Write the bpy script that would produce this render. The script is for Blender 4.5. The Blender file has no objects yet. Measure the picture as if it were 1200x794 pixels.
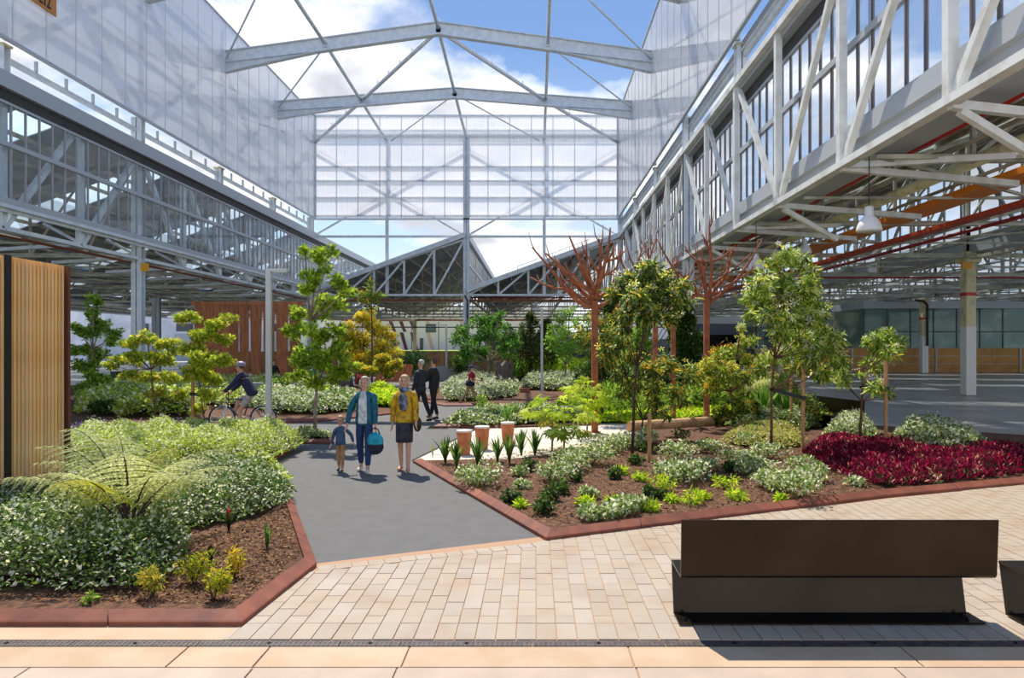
import bpy, math, random
import numpy as np
from mathutils import Vector, Matrix, Quaternion

# ------------------------------------------------------------------ camera
SC = bpy.context.scene
COL = SC.collection
PI = math.pi
HC, F, VX, VY = 2.1, 800.0, 627.0, 406.5
cam_d = bpy.data.cameras.new('camera')
cam_d.sensor_fit = 'HORIZONTAL'; cam_d.sensor_width = 36.0; cam_d.lens = F / 1200 * 36
cam_d.shift_x = (600 - VX) / 1200; cam_d.shift_y = (VY - 397) / 1200
cam_d.clip_start = 0.1; cam_d.clip_end = 1500
cam = bpy.data.objects.new('camera', cam_d); COL.objects.link(cam)
cam.location = (0, 0, HC); cam.rotation_euler = (PI / 2, 0, 0)
SC.camera = cam

# ------------------------------------------------------------------ view + light
SC.view_settings.view_transform = 'Standard'; SC.view_settings.look = 'None'
SC.view_settings.gamma = 1; SC.view_settings.use_curve_mapping = False
SC.view_settings.exposure = 0.86
SC.cycles.max_bounces = 8; SC.cycles.diffuse_bounces = 4; SC.cycles.glossy_bounces = 3
SC.cycles.transmission_bounces = 4; SC.cycles.transparent_max_bounces = 24
SC.cycles.caustics_reflective = False; SC.cycles.caustics_refractive = False
SC.cycles.use_denoising = True
SC.cycles.sample_clamp_indirect = 6

SUN_DIR = Vector((0.26, -0.58, -1.0)).normalized()
sl = bpy.data.lights.new('sun', 'SUN'); sl.energy = 3.2; sl.angle = math.radians(0.6); sl.color = (1, 0.93, 0.82)
so = bpy.data.objects.new('sun', sl); COL.objects.link(so)
so.rotation_euler = SUN_DIR.to_track_quat('-Z', 'Y').to_euler(); so.location = (-10, 30, 40)

SKYSEED = 17.2
W = bpy.data.worlds.new('sky'); SC.world = W; W.use_nodes = True
nt = W.node_tree; nt.nodes.clear()
def wn(t, **k):
    n = nt.nodes.new(t)
    for a, b in k.items(): setattr(n, a, b)
    return n
def wmath(op, a, b=None, clamp=False):
    n = wn('ShaderNodeMath', operation=op); n.use_clamp = clamp
    for i, v in enumerate((a, b)):
        if v is None: continue
        if isinstance(v, (int, float)): n.inputs[i].default_value = v
        else: nt.links.new(v, n.inputs[i])
    return n.outputs[0]
tc = wn('ShaderNodeTexCoord'); sep = wn('ShaderNodeSeparateXYZ'); nt.links.new(tc.outputs['Generated'], sep.inputs[0])
zc = wmath('MAXIMUM', sep.outputs[2], 0.0)
ramp = wn('ShaderNodeValToRGB'); nt.links.new(zc, ramp.inputs[0])
cr = ramp.color_ramp
cr.elements[0].position = 0.0; cr.elements[0].color = (0.50, 0.58, 0.68, 1)
cr.elements[1].position = 0.75; cr.elements[1].color = (0.075, 0.145, 0.31, 1)
e = cr.elements.new(0.2); e.color = (0.26, 0.37, 0.54, 1)
e = cr.elements.new(0.4); e.color = (0.115, 0.20, 0.38, 1)
dz = wmath('ADD', zc, 0.22)
cb = wn('ShaderNodeCombineXYZ')
nt.links.new(wmath('DIVIDE', sep.outputs[0], dz), cb.inputs[0]); nt.links.new(wmath('DIVIDE', sep.outputs[1], dz), cb.inputs[1])
cb.inputs[2].default_value = SKYSEED
n1 = wn('ShaderNodeTexNoise'); n1.inputs['Scale'].default_value = 1.35; n1.inputs['Detail'].default_value = 8; n1.inputs['Roughness'].default_value = 0.56
nt.links.new(cb.outputs[0], n1.inputs['Vector'])
# more cumulus low down, clear blue higher up
el = wn('ShaderNodeMapRange'); nt.links.new(zc, el.inputs[0])
el.inputs[1].default_value = 0.34; el.inputs[2].default_value = 0.47; el.inputs[3].default_value = 0.08; el.inputs[4].default_value = -0.10
m0 = wmath('ADD', n1.outputs[0], el.outputs[0])
mk = wn('ShaderNodeMapRange'); nt.links.new(m0, mk.inputs[0]); mk.inputs[1].default_value = 0.50; mk.inputs[2].default_value = 0.60
n2 = wn('ShaderNodeTexNoise'); n2.inputs['Scale'].default_value = 2.6; n2.inputs['Detail'].default_value = 5
nt.links.new(cb.outputs[0], n2.inputs['Vector'])
cs = wn('ShaderNodeValToRGB'); nt.links.new(n2.outputs[0], cs.inputs[0])
cs.color_ramp.elements[0].position = 0.40; cs.color_ramp.elements[0].color = (0.33, 0.34, 0.37, 1)
cs.color_ramp.elements[1].position = 0.60; cs.color_ramp.elements[1].color = (0.68, 0.68, 0.69, 1)
mx = wn('ShaderNodeMix', data_type='RGBA'); nt.links.new(mk.outputs[0], mx.inputs[0])
nt.links.new(ramp.outputs[0], mx.inputs[6]); nt.links.new(cs.outputs[0], mx.inputs[7])
bg = wn('ShaderNodeBackground'); bg.inputs[1].default_value = 1.2
wo = wn('ShaderNodeOutputWorld')
nt.links.new(mx.outputs[2], bg.inputs[0]); nt.links.new(bg.outputs[0], wo.inputs[0])

# ------------------------------------------------------------------ helpers
def G(px, py):                     # a ground point read off the photograph
    Y = HC * F / (py - VY); return ((px - VX) / F * Y, Y)
def P3(px, py, Y): return ((px - VX) / F * Y, Y, HC - (py - VY) / F * Y)
def pix(x, y, z): return VX + x * F / y, VY - (z - HC) * F / y
def seen(x0, x1, y0, y1, z0, z1, m=12):
    xs, ys = [], []
    for y in (max(y0, .5), y1):
        if y < .6: y = .6
        for x in (x0, x1):
            for z in (z0, z1):
                a, b = pix(x, y, z); xs.append(a); ys.append(b)
    return max(xs) > -m and min(xs) < 1200 + m and max(ys) > -m and min(ys) < 794 + m
def lin(r, g, b):
    f = lambda c: (c / 255 / 12.92) if c / 255 <= .04045 else ((c / 255 + .055) / 1.055) ** 2.4
    return (f(r), f(g), f(b), 1)

def mat(name, color, rough=.6, metal=0, noise=None, bump=0, bscale=30, alpha=None, spec=.5, coat=0, detail=6):
    m = bpy.data.materials.new(name); m.use_nodes = True
    t = m.node_tree; b = t.nodes['Principled BSDF']
    b.inputs['Base Color'].default_value = color; b.inputs['Roughness'].default_value = rough
    b.inputs['Metallic'].default_value = metal; b.inputs['Specular IOR Level'].default_value = spec
    b.inputs['Coat Weight'].default_value = coat
    if noise or bump: co = t.nodes.new('ShaderNodeTexCoord')
    if noise:
        col2, sc, lo, hi = noise[:4]
        n = t.nodes.new('ShaderNodeTexNoise'); n.inputs['Scale'].default_value = sc; n.inputs['Detail'].default_value = detail
        if len(noise) > 4:
            mp = t.nodes.new('ShaderNodeMapping'); mp.inputs['Scale'].default_value = noise[4]
            t.links.new(co.outputs['Object'], mp.inputs[0]); t.links.new(mp.outputs[0], n.inputs['Vector'])
        else: t.links.new(co.outputs['Object'], n.inputs['Vector'])
        r = t.nodes.new('ShaderNodeMapRange'); r.inputs[1].default_value = lo; r.inputs[2].default_value = hi
        x = t.nodes.new('ShaderNodeMix'); x.data_type = 'RGBA'
        x.inputs[6].default_value = color; x.inputs[7].default_value = col2
        t.links.new(n.outputs[0], r.inputs[0]); t.links.new(r.outputs[0], x.inputs[0]); t.links.new(x.outputs[2], b.inputs['Base Color'])
    if bump:
        n = t.nodes.new('ShaderNodeTexNoise'); n.inputs['Scale'].default_value = bscale; n.inputs['Detail'].default_value = 5
        t.links.new(co.outputs['Object'], n.inputs['Vector'])
        u = t.nodes.new('ShaderNodeBump'); u.inputs['Strength'].default_value = bump; u.inputs['Distance'].default_value = .02
        t.links.new(n.outputs[0], u.inputs['Height']); t.links.new(u.outputs[0], b.inputs['Normal'])
    return m

def random_tint(m, amt=.25, hue=0.0):   # each object of a row gets its own slight tone
    t = m.node_tree; b = t.nodes['Principled BSDF']
    oi = t.nodes.new('ShaderNodeObjectInfo'); h = t.nodes.new('ShaderNodeHueSaturation')
    r = t.nodes.new('ShaderNodeMapRange'); r.inputs[3].default_value = 1 - amt; r.inputs[4].default_value = 1 + amt
    t.links.new(oi.outputs['Random'], r.inputs[0]); t.links.new(r.outputs[0], h.inputs['Value'])
    if hue:
        r2 = t.nodes.new('ShaderNodeMapRange'); r2.inputs[3].default_value = 1 - hue; r2.inputs[4].default_value = 1 + hue
        mm = t.nodes.new('ShaderNodeMath'); mm.operation = 'FRACT'; m3 = t.nodes.new('ShaderNodeMath'); m3.operation = 'MULTIPLY'; m3.inputs[1].default_value = 7.31
        t.links.new(oi.outputs['Random'], m3.inputs[0]); t.links.new(m3.outputs[0], mm.inputs[0]); t.links.new(mm.outputs[0], r2.inputs[0])
        t.links.new(r2.outputs[0], h.inputs['Saturation'])
    inp = b.inputs['Base Color']
    if inp.is_linked: t.links.new(inp.links[0].from_socket, h.inputs['Color'])
    else: h.inputs['Color'].default_value = inp.default_value
    t.links.new(h.outputs[0], inp)
    return m

def sheet(name, tint, transp, gloss, rough=.08, transl=.5, fres=1.45, streak=0):
    """a translucent or clear sheet: transparent + translucent/diffuse + fresnel gloss"""
    m = bpy.data.materials.new(name); m.use_nodes = True; t = m.node_tree; t.nodes.clear()
    N = t.nodes.new; L = t.links.new
    o = N('ShaderNodeOutputMaterial'); tr = N('ShaderNodeBsdfTransparent'); tr.inputs[0].default_value = tint
    df = N('ShaderNodeBsdfDiffuse'); df.inputs[0].default_value = tint
    tl = N('ShaderNodeBsdfTranslucent'); tl.inputs[0].default_value = tint
    a = N('ShaderNodeMixShader'); a.inputs[0].default_value = transl; L(df.outputs[0], a.inputs[1]); L(tl.outputs[0], a.inputs[2])
    b = N('ShaderNodeMixShader'); b.inputs[0].default_value = transp; L(a.outputs[0], b.inputs[1]); L(tr.outputs[0], b.inputs[2])
    if streak:
        co = N('ShaderNodeTexCoord'); mp = N('ShaderNodeMapping'); mp.inputs['Scale'].default_value = (12, 12, .4)
        n = N('ShaderNodeTexNoise'); n.inputs['Scale'].default_value = 1.0; r = N('ShaderNodeMapRange')
        r.inputs[1].default_value = .3; r.inputs[2].default_value = .7; r.inputs[3].default_value = max(0, transp - streak); r.inputs[4].default_value = transp + streak
        L(co.outputs['Object'], mp.inputs[0]); L(mp.outputs[0], n.inputs['Vector']); L(n.outputs[0], r.inputs[0]); L(r.outputs[0], b.inputs[0])
    g = N('ShaderNodeBsdfGlossy'); g.inputs['Roughness'].default_value = rough
    lw = N('ShaderNodeLayerWeight'); lw.inputs[0].default_value = .5
    pw_ = N('ShaderNodeMath'); pw_.operation = 'POWER'; pw_.inputs[1].default_value = 4.0; L(lw.outputs['Facing'], pw_.inputs[0])
    ml = N('ShaderNodeMath'); ml.operation = 'MULTIPLY_ADD'; ml.inputs[1].default_value = gloss; ml.inputs[2].default_value = .03 * gloss; ml.use_clamp = True
    c = N('ShaderNodeMixShader'); L(pw_.outputs[0], ml.inputs[0]); L(ml.outputs[0], c.inputs[0]); L(b.outputs[0], c.inputs[1]); L(g.outputs[0], c.inputs[2])
    L(c.outputs[0], o.inputs[0]); return m

def leafmat(name, rough=.6, transl=.55, spec=.2):
    m = bpy.data.materials.new(name); m.use_nodes = True; t = m.node_tree; b = t.nodes['Principled BSDF']
    a = t.nodes.new('ShaderNodeAttribute'); a.attribute_name = 'Col'
    t.links.new(a.outputs['Color'], b.inputs['Base Color']); b.inputs['Roughness'].default_value = rough; b.inputs['Specular IOR Level'].default_value = spec
    tl = t.nodes.new('ShaderNodeBsdfTranslucent'); t.links.new(a.outputs['Color'], tl.inputs[0])
    x = t.nodes.new('ShaderNodeMixShader'); x.inputs[0].default_value = transl
    t.links.new(b.outputs[0], x.inputs[1]); t.links.new(tl.outputs[0], x.inputs[2])
    t.links.new(x.outputs[0], t.nodes['Material Output'].inputs[0]); return m

class MB:
    def __init__(s): s.v = []; s.f = []
    def add(s, vs, fs):
        o = len(s.v); s.v.extend(vs); s.f.extend([tuple(i + o for i in q) for q in fs]); return s
    def box(s, a, b):
        x0, y0, z0 = a; x1, y1, z1 = b
        return s.add([(x0,y0,z0),(x1,y0,z0),(x1,y1,z0),(x0,y1,z0),(x0,y0,z1),(x1,y0,z1),(x1,y1,z1),(x0,y1,z1)],
              [(0,3,2,1),(4,5,6,7),(0,1,5,4),(1,2,6,5),(2,3,7,6),(3,0,4,7)])
    def bar(s, p, q, w, h=None, up=(0,0,1)):
        h = h or w; p = Vector(p); q = Vector(q); d = (q - p).normalized(); u = Vector(up)
        if abs(d.dot(u)) > .98: u = Vector((0,1,0))
        r = d.cross(u).normalized() * (w / 2); n = r.cross(d).normalized() * (h / 2)
        vs = [tuple(c + a * r + b * n) for c in (p, q) for a, b in ((-1,-1),(1,-1),(1,1),(-1,1))]
        return s.add(vs, [(3,2,1,0),(4,5,6,7),(0,1,5,4),(1,2,6,5),(2,3,7,6),(3,0,4,7)])
    def tube(s, pts, rs, n=8, caps=True):
        pts = [Vector(p) for p in pts]; k = len(pts)
        if isinstance(rs, (int, float)): rs = [rs] * k
        vs = []; prev = None
        for i, p in enumerate(pts):
            d = (pts[min(i+1, k-1)] - pts[max(i-1, 0)]).normalized()
            if prev is None:
                r = d.cross(Vector((0,0,1)))
                if r.length < .05: r = d.cross(Vector((0,1,0)))
            else: r = prev - d * prev.dot(d)
            r.normalize(); prev = r; u = d.cross(r)
            for j in range(n):
                a = 2 * PI * j / n; vs.append(tuple(p + (r * math.cos(a) + u * math.sin(a)) * rs[i]))
        fs = [(i*n+j, i*n+(j+1)%n, (i+1)*n+(j+1)%n, (i+1)*n+j) for i in range(k-1) for j in range(n)]
        if caps: fs += [tuple(range(n-1, -1, -1)), tuple((k-1)*n + j for j in range(n))]
        return s.add(vs, fs)
    def lathe(s, prof, c=(0,0,0), n=20, cap=True):
        vs = [(c[0] + r*math.cos(2*PI*j/n), c[1] + r*math.sin(2*PI*j/n), c[2] + z) for r, z in prof for j in range(n)]
        k = len(prof)
        fs = [(i*n+j, i*n+(j+1)%n, (i+1)*n+(j+1)%n, (i+1)*n+j) for i in range(k-1) for j in range(n)]
        if cap: fs += [tuple(range(n-1, -1, -1)), tuple((k-1)*n + j for j in range(n))]
        return s.add(vs, fs)
    def prism(s, poly, z0, z1):
        n = len(poly)
        a = sum(poly[i][0]*poly[(i+1)%n][1] - poly[(i+1)%n][0]*poly[i][1] for i in range(n))
        if a < 0: poly = poly[::-1]
        vs = [(x, y, z0) for x, y in poly] + [(x, y, z1) for x, y in poly]
        return s.add(vs, [tuple(range(n-1,-1,-1)), tuple(range(n, 2*n))] + [(i,(i+1)%n,n+(i+1)%n,n+i) for i in range(n)])
    def ext(s, prof, p, q, up=(0,0,1)):      # a profile (side, up) swept p -> q
        p = Vector(p); q = Vector(q); d = (q-p).normalized(); r = d.cross(Vector(up)).normalized(); u = r.cross(d)
        n = len(prof); vs = [tuple(c + r*a + u*b) for c in (p, q) for a, b in prof]
        return s.add(vs, [tuple(range(n)), tuple(range(2*n-1, n-1, -1))] + [(i, n+i, n+(i+1)%n, (i+1)%n) for i in range(n)])
    def ball(s, c, r, sc=(1,1,1), n=10, m=7):
        vs = [(c[0], c[1], c[2] - r*sc[2])]
        for i in range(1, m):
            t = -PI/2 + PI*i/m
            vs += [(c[0]+r*sc[0]*math.cos(t)*math.cos(2*PI*j/n), c[1]+r*sc[1]*math.cos(t)*math.sin(2*PI*j/n), c[2]+r*sc[2]*math.sin(t)) for j in range(n)]
        vs.append((c[0], c[1], c[2] + r*sc[2])); L = len(vs) - 1
        fs = [(0, 1+(j+1)%n, 1+j) for j in range(n)]
        fs += [(1+i*n+j, 1+i*n+(j+1)%n, 1+(i+1)*n+(j+1)%n, 1+(i+1)*n+j) for i in range(m-2) for j in range(n)]
        fs += [(L, 1+(m-2)*n+j, 1+(m-2)*n+(j+1)%n) for j in range(n)]
        return s.add(vs, fs)
    def mesh(s, name, m, smooth=False):
        me = bpy.data.meshes.new(name); me.from_pydata(s.v, [], s.f)
        if m: me.materials.append(m)
        if smooth: me.polygons.foreach_set('use_smooth', [True] * len(me.polygons))
        me.update(); return me
    def build(s, name, m, parent=None, smooth=False, bevel=0):
        o = bpy.data.objects.new(name, s.mesh(name, m, smooth)); COL.objects.link(o)
        if parent: o.parent = parent
        if bevel:
            b = o.modifiers.new('bevel', 'BEVEL'); b.width = bevel; b.segments = 2; b.limit_method = 'ANGLE'
        return o

def inst(name, me, parent=None, loc=(0,0,0), rot=(0,0,0), scale=None):
    o = bpy.data.objects.new(name, me); COL.objects.link(o); o.location = loc; o.rotation_euler = rot
    if scale: o.scale = scale
    if parent: o.parent = parent
    return o
def tag(o, label=None, cat=None, group=None, kind=None):
    if label: o['label'] = label
    if cat: o['category'] = cat
    if group: o['group'] = group
    if kind: o['kind'] = kind
    return o
def thing(name, label, cat, loc=(0,0,0), rz=0, group=None):
    o = bpy.data.objects.new(name, None); COL.objects.link(o); o.location = loc; o.rotation_euler = (0,0,rz); o.empty_display_size = .1
    return tag(o, label, cat, group)
def struct(o, label=None, cat=None):
    return tag(o, label, cat, kind='structure')
def clip(poly, a, b, c):              # keep a*x + b*y <= c
    out = []
    for i in range(len(poly)):
        p, q = poly[i], poly[(i+1) % len(poly)]; dp = a*p[0]+b*p[1]-c; dq = a*q[0]+b*q[1]-c
        if dp <= 0: out.append(p)
        if dp * dq < 0:
            t = dp / (dp - dq); out.append((p[0]+t*(q[0]-p[0]), p[1]+t*(q[1]-p[1])))
    return out
def inside(poly, x, y):
    """vectorised point in polygon"""
    x = np.asarray(x); y = np.asarray(y); r = np.zeros(x.shape, bool); n = len(poly)
    for i in range(n):
        x0, y0 = poly[i]; x1, y1 = poly[(i+1) % n]
        if y0 == y1: continue
        c = ((y0 > y) != (y1 > y)) & (x < (x1-x0)*(y-y0)/(y1-y0) + x0); r ^= c
    return r
def smp(poly, n, rng):
    xs = [p[0] for p in poly]; ys = [p[1] for p in poly]; X = []; Y = []; c = 0
    while c < n:
        a = rng.uniform(min(xs), max(xs), n*2); b = rng.uniform(min(ys), max(ys), n*2); k = inside(poly, a, b)
        X.append(a[k]); Y.append(b[k]); c += int(k.sum())
    return np.concatenate(X)[:n], np.concatenate(Y)[:n]
def ordn(i): return ['first','second','third','fourth','fifth','sixth','seventh','eighth','ninth','tenth','eleventh','twelfth','thirteenth','fourteenth','fifteenth','sixteenth'][i]

# ---- leaves
TPL = {
 'oval': (np.array([(0,0,0),(-.28,.45,.10),(0,1,-.05),(.28,.45,.10)]), [(0,3,2),(0,2,1)]),
 'round': (np.array([(0,0,0),(-.36,.3,.06),(-.33,.75,.06),(0,1,0),(.33,.75,.06),(.36,.3,.06)]), [(0,3,2),(0,2,1),(0,5,4),(0,4,3)]),
 'lance': (np.array([(0,0,0),(-.11,.35,.05),(-.09,.7,0),(0,1,-.16),(.09,.7,0),(.11,.35,.05)]), [(0,2,1),(0,3,2),(0,4,3),(0,5,4)]),
 'blade': (np.array([(-.035,0,0),(.035,0,0),(-.03,.55,.05),(.03,.55,.05),(0,1,-.12)]), [(0,1,3),(0,3,2),(2,3,4)]),
 'flower': (np.array([(0,0,.12),(-.1,.5,0),(.1,.5,0),(.45,.25,0),(.5,.05,0),(.35,-.38,0),(.2,-.48,0),(-.2,-.48,0),(-.35,-.38,0),(-.5,.05,0),(-.45,.25,0)]), [(0,2,1),(0,4,3),(0,6,5),(0,8,7),(0,10,9)]),
 'maple': (np.array([(0,0,0),(-.30,.02,0),(-.14,.22,.05),(-.5,.45,0),(-.15,.5,.05),(0,1,0),(.15,.5,.05),(.5,.45,0),(.14,.22,.05),(.30,.02,0)]), [(0,2,1),(0,4,2),(2,4,3),(0,6,4),(4,6,5),(0,8,6),(6,8,7),(0,9,8)]),
}
def arrmesh(name, V, Fc, cols, m):
    me = bpy.data.meshes.new(name)
    me.vertices.add(len(V)); me.vertices.foreach_set('co', V.astype(np.float32).ravel())
    me.loops.add(Fc.size); me.loops.foreach_set('vertex_index', Fc.astype(np.int32).ravel())
    k = Fc.shape[1]; me.polygons.add(len(Fc)); me.polygons.foreach_set('loop_start', np.arange(0, Fc.size, k, dtype=np.int32))
    if cols is not None:
        a = me.color_attributes.new('Col', 'FLOAT_COLOR', 'POINT'); c = np.ones((len(V), 4), np.float32); c[:, :3] = cols; a.data.foreach_set('color', c.ravel())
    me.materials.append(m); me.update(calc_edges=True); return me
def nrm(a): return a / np.maximum(np.linalg.norm(a, axis=1, keepdims=True), 1e-6)
def leafdata(P, D, S, C, tpl, rng, updir=(0,0,1), tilt=.8):
    T, fs = TPL[tpl]; fs = np.array(fs); n = len(P); m = len(T)
    D = nrm(D); R = nrm(np.array(updir)[None] + rng.normal(0, tilt, (n, 3))); side = nrm(np.cross(D, R)); nn = np.cross(side, D)
    V = P[:, None] + S[:, None, None] * (T[None, :, 0:1]*side[:, None] + T[None, :, 1:2]*D[:, None] + T[None, :, 2:3]*nn[:, None])
    Fc = (fs[None] + (np.arange(n)*m)[:, None, None]).reshape(-1, 3)
    return V.reshape(-1, 3), Fc, np.repeat(C, m, axis=0)
def leaves(name, parts, m, parent=None):
    """parts: list of leafdata tuples -> one mesh"""
    Vs, Fs, Cs = [], [], []; o = 0
    for V, f, c in parts: Vs.append(V); Fs.append(f + o); Cs.append(c); o += len(V)
    me = arrmesh(name, np.concatenate(Vs), np.concatenate(Fs), np.concatenate(Cs), m)
    ob = bpy.data.objects.new(name, me); COL.objects.link(ob)
    if parent: ob.parent = parent
    return ob
def pal(rng, n, cols, w=None, v=.18):
    c = np.minimum(np.array([lin(*q)[:3] for q in cols])*np.array([1.55,1.45,1.1]), .88); i = rng.choice(len(cols), n, p=None if w is None else np.array(w)/sum(w))
    return c[i] * rng.uniform(1-v, 1+v, (n, 1))

# ------------------------------------------------------------------ materials
M = {}
M['steel'] = mat('pale_painted_steel', lin(222,227,230), .45, noise=(lin(206,213,218), 3, .4, .6))
M['steel_w'] = mat('white_painted_steel', lin(232,232,226), .5, noise=(lin(206,204,194), 2.5, .45, .7))
M['steel_g'] = mat('grey_green_steel', lin(176,184,186), .5)
M['cream'] = mat('cream_painted_steel', lin(222,212,168), .55, noise=(lin(196,184,140), 3, .45, .65))
M['truss_in'] = mat('aged_cream_truss_paint', lin(200,196,176), .6, noise=(lin(160,156,136), 1.5, .4, .6))
M['white'] = mat('white_paint', lin(232,232,228), .5)
M['roof'] = mat('grey_roof_sheet', lin(160,164,166), .6, noise=(lin(136,138,136), .6, .4, .6))
M['gutter'] = mat('gutter_metal', lin(176,180,184), .45)
M['mull'] = mat('mullion_dark', lin(170,168,170), .5)
M['mull_r'] = mat('mullion_brown', lin(96,84,80), .5)
M['louv'] = mat('louvre_dark', lin(84,86,86), .5)
M['red'] = mat('red_pipe_paint', lin(190,44,28), .4)
M['orange'] = mat('orange_tray_paint', lin(244,136,30), .5)
M['rorange'] = mat('red_orange_paint', lin(200,72,36), .5)
M['maroon'] = mat('maroon_pipe', lin(140,30,34), .45)
M['poly'] = sheet('polycarbonate_sheet', (0.86,0.87,0.90,1), .18, .9, rough=.06, transl=.5, streak=.03)
M['poly_end'] = sheet('polycarbonate_end_sheet', (0.95,0.95,0.96,1), .44, .4, rough=.12, transl=.6, streak=.06)
M['glass'] = sheet('clear_glass', (0.94,0.97,0.98,1), .95, .55, rough=.02, transl=.2)
M['glass_r'] = sheet('hazy_glass', (0.97,0.98,0.98,1), .86, .35, rough=.03, transl=.6)
M['glass_g'] = sheet('green_glass', (0.72,0.88,0.84,1), .84, .8, rough=.03, transl=.2)
M['sky_sheet'] = sheet('sun_patch_skylight', (0.86,0.94,0.99,1), .8, .3, rough=.2, transl=.8)
M['asphalt'] = mat('asphalt', lin(108,107,105), .85, noise=(lin(101,100,98), 5, .35, .65), bump=.5, bscale=160)
def speckle(m, amt, sc):
    t = m.node_tree; b = t.nodes['Principled BSDF']; inp = b.inputs['Base Color']; src = inp.links[0].from_socket
    co = t.nodes.new('ShaderNodeTexCoord'); n = t.nodes.new('ShaderNodeTexNoise'); n.inputs['Scale'].default_value = sc; n.inputs['Detail'].default_value = 2
    r = t.nodes.new('ShaderNodeMapRange'); r.inputs[1].default_value = .3; r.inputs[2].default_value = .7; r.inputs[3].default_value = 1-amt; r.inputs[4].default_value = 1+amt
    h = t.nodes.new('ShaderNodeHueSaturation'); t.links.new(co.outputs['Object'], n.inputs['Vector']); t.links.new(n.outputs[0], r.inputs[0]); t.links.new(r.outputs[0], h.inputs['Value'])
    t.links.new(src, h.inputs['Color']); t.links.new(h.outputs[0], inp); return m
speckle(M['asphalt'], .35, 90)
M['concrete'] = speckle(mat('polished_concrete', lin(176,170,162), .32, noise=(lin(136,132,128), .5, .35, .65)), .08, 9)
M['joint'] = mat('sandy_joint', lin(178,142,112), .9)
M['paver'] = random_tint(mat('sandstone_paver', lin(174,159,141), .75, noise=(lin(164,142,120), 2.0, .45, .75), bump=.15, bscale=60), .06, .12)
M['slab'] = random_tint(mat('sandstone_slab', lin(184,154,122), .7, noise=(lin(194,170,142), 2.4, .4, .7), bump=.1, bscale=40), .05)
M['slab2'] = random_tint(mat('greyer_sandstone_slab', lin(178,158,140), .75, noise=(lin(196,172,150), 2.4, .4, .7), bump=.1, bscale=40), .05)
M['walk'] = random_tint(mat('walkway_slab', lin(216,206,190), .8, noise=(lin(200,188,170), 2, .4, .7)), .04)
M['kerb'] = random_tint(mat('rusty_kerb', lin(142,84,64), .62, noise=(lin(112,66,52), 5, .35, .7), bump=.08, bscale=25, spec=.25), .10)
M['corten'] = random_tint(mat('weathered_steel', lin(192,118,72), .65, noise=(lin(146,84,50), 2.5, .35, .7, (3,3,.6)), bump=.1, bscale=30), .12)
M['orust'] = mat('orange_rust_paint', lin(168,98,60), .8, noise=(lin(132,74,46), 7, .4, .65))
M['grate'] = mat('drain_iron', lin(88,76,72), .6, noise=(lin(66,58,56), 20, .4, .6))
M['mulch'] = speckle(mat('bark_mulch', lin(124,84,58), .95, noise=(lin(84,54,36), 14, .35, .6), bump=1.0, bscale=70), .35, 45)
M['bench'] = mat('dark_bronzed_steel', lin(58,48,36), .24, metal=.75, noise=(lin(44,36,27), 1.5, .35, .7), spec=.5)
M['bolt'] = mat('black_bolt', lin(28,26,26), .4, metal=.8)
M['timber'] = random_tint(mat('cedar_batten', lin(255,208,142), .5, noise=(lin(232,172,104), 5, .35, .7, (4,4,.35))), .16, .1)
M['black'] = mat('black_paint', lin(22,22,24), .5)
M['hoard'] = random_tint(mat('brown_hoarding', lin(204,152,88), .8, noise=(lin(184,134,74), 1.2, .4, .6)), .05)
M['hoard_d'] = random_tint(mat('dark_brown_hoarding', lin(172,126,80), .8, noise=(lin(150,108,68), 1.2, .4, .6)), .05)
M['bark'] = mat('tree_bark', lin(122,88,64), .85, noise=(lin(88,62,44), 20, .4, .6), bump=.4, bscale=60)
M['barkp'] = mat('pale_bark', lin(160,146,128), .85, noise=(lin(120,104,86), 16, .4, .6), bump=.3, bscale=60)
M['barkd'] = mat('dark_bark', lin(84,58,44), .85, noise=(lin(60,42,32), 20, .4, .6), bump=.3, bscale=60)
M['stake'] = mat('timber_stake', lin(196,148,96), .7, noise=(lin(168,120,74), 8, .4, .6, (4,4,.5)))
M['stump'] = mat('weathered_stump', lin(128,118,108), .9, noise=(lin(78,68,60), 6, .35, .65, (5,5,.5)), bump=.8, bscale=20)
M['lampm'] = mat('lamp_post_paint', lin(206,204,198), .4)
M['leaf'] = leafmat('leaf'); M['leafg'] = leafmat('glossy_leaf', .38, .5, .4); M['petal'] = leafmat('petal', .6, .4, .2)

def text_obj(name, fc):          # lettering turned into a plain mesh
    tmp = bpy.data.objects.new('tmp', fc); COL.objects.link(tmp); bpy.context.view_layer.update()
    me = bpy.data.meshes.new_from_object(tmp.evaluated_get(bpy.context.evaluated_depsgraph_get())); bpy.data.objects.remove(tmp); bpy.data.curves.remove(fc)
    o = bpy.data.objects.new(name, me); COL.objects.link(o); return o
# ================================================================== ground
ZK = [round(53.2 - 7.7*j, 2) for j in range(8)]            # bay lines: 53.2 ... -0.7
g = MB().box((-70, -4, -.3), (75, 99.5, -.02)).build('floor', M['concrete']); struct(g, 'polished grey concrete slab floor under the roofs beside the garden')
g = MB().box((-300, 99.5, -.4), (300, 420, -.03)).build('ground', mat('forecourt', lin(196,192,184), .9)); struct(g, 'pale open forecourt beyond the far end of the building')

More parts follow.
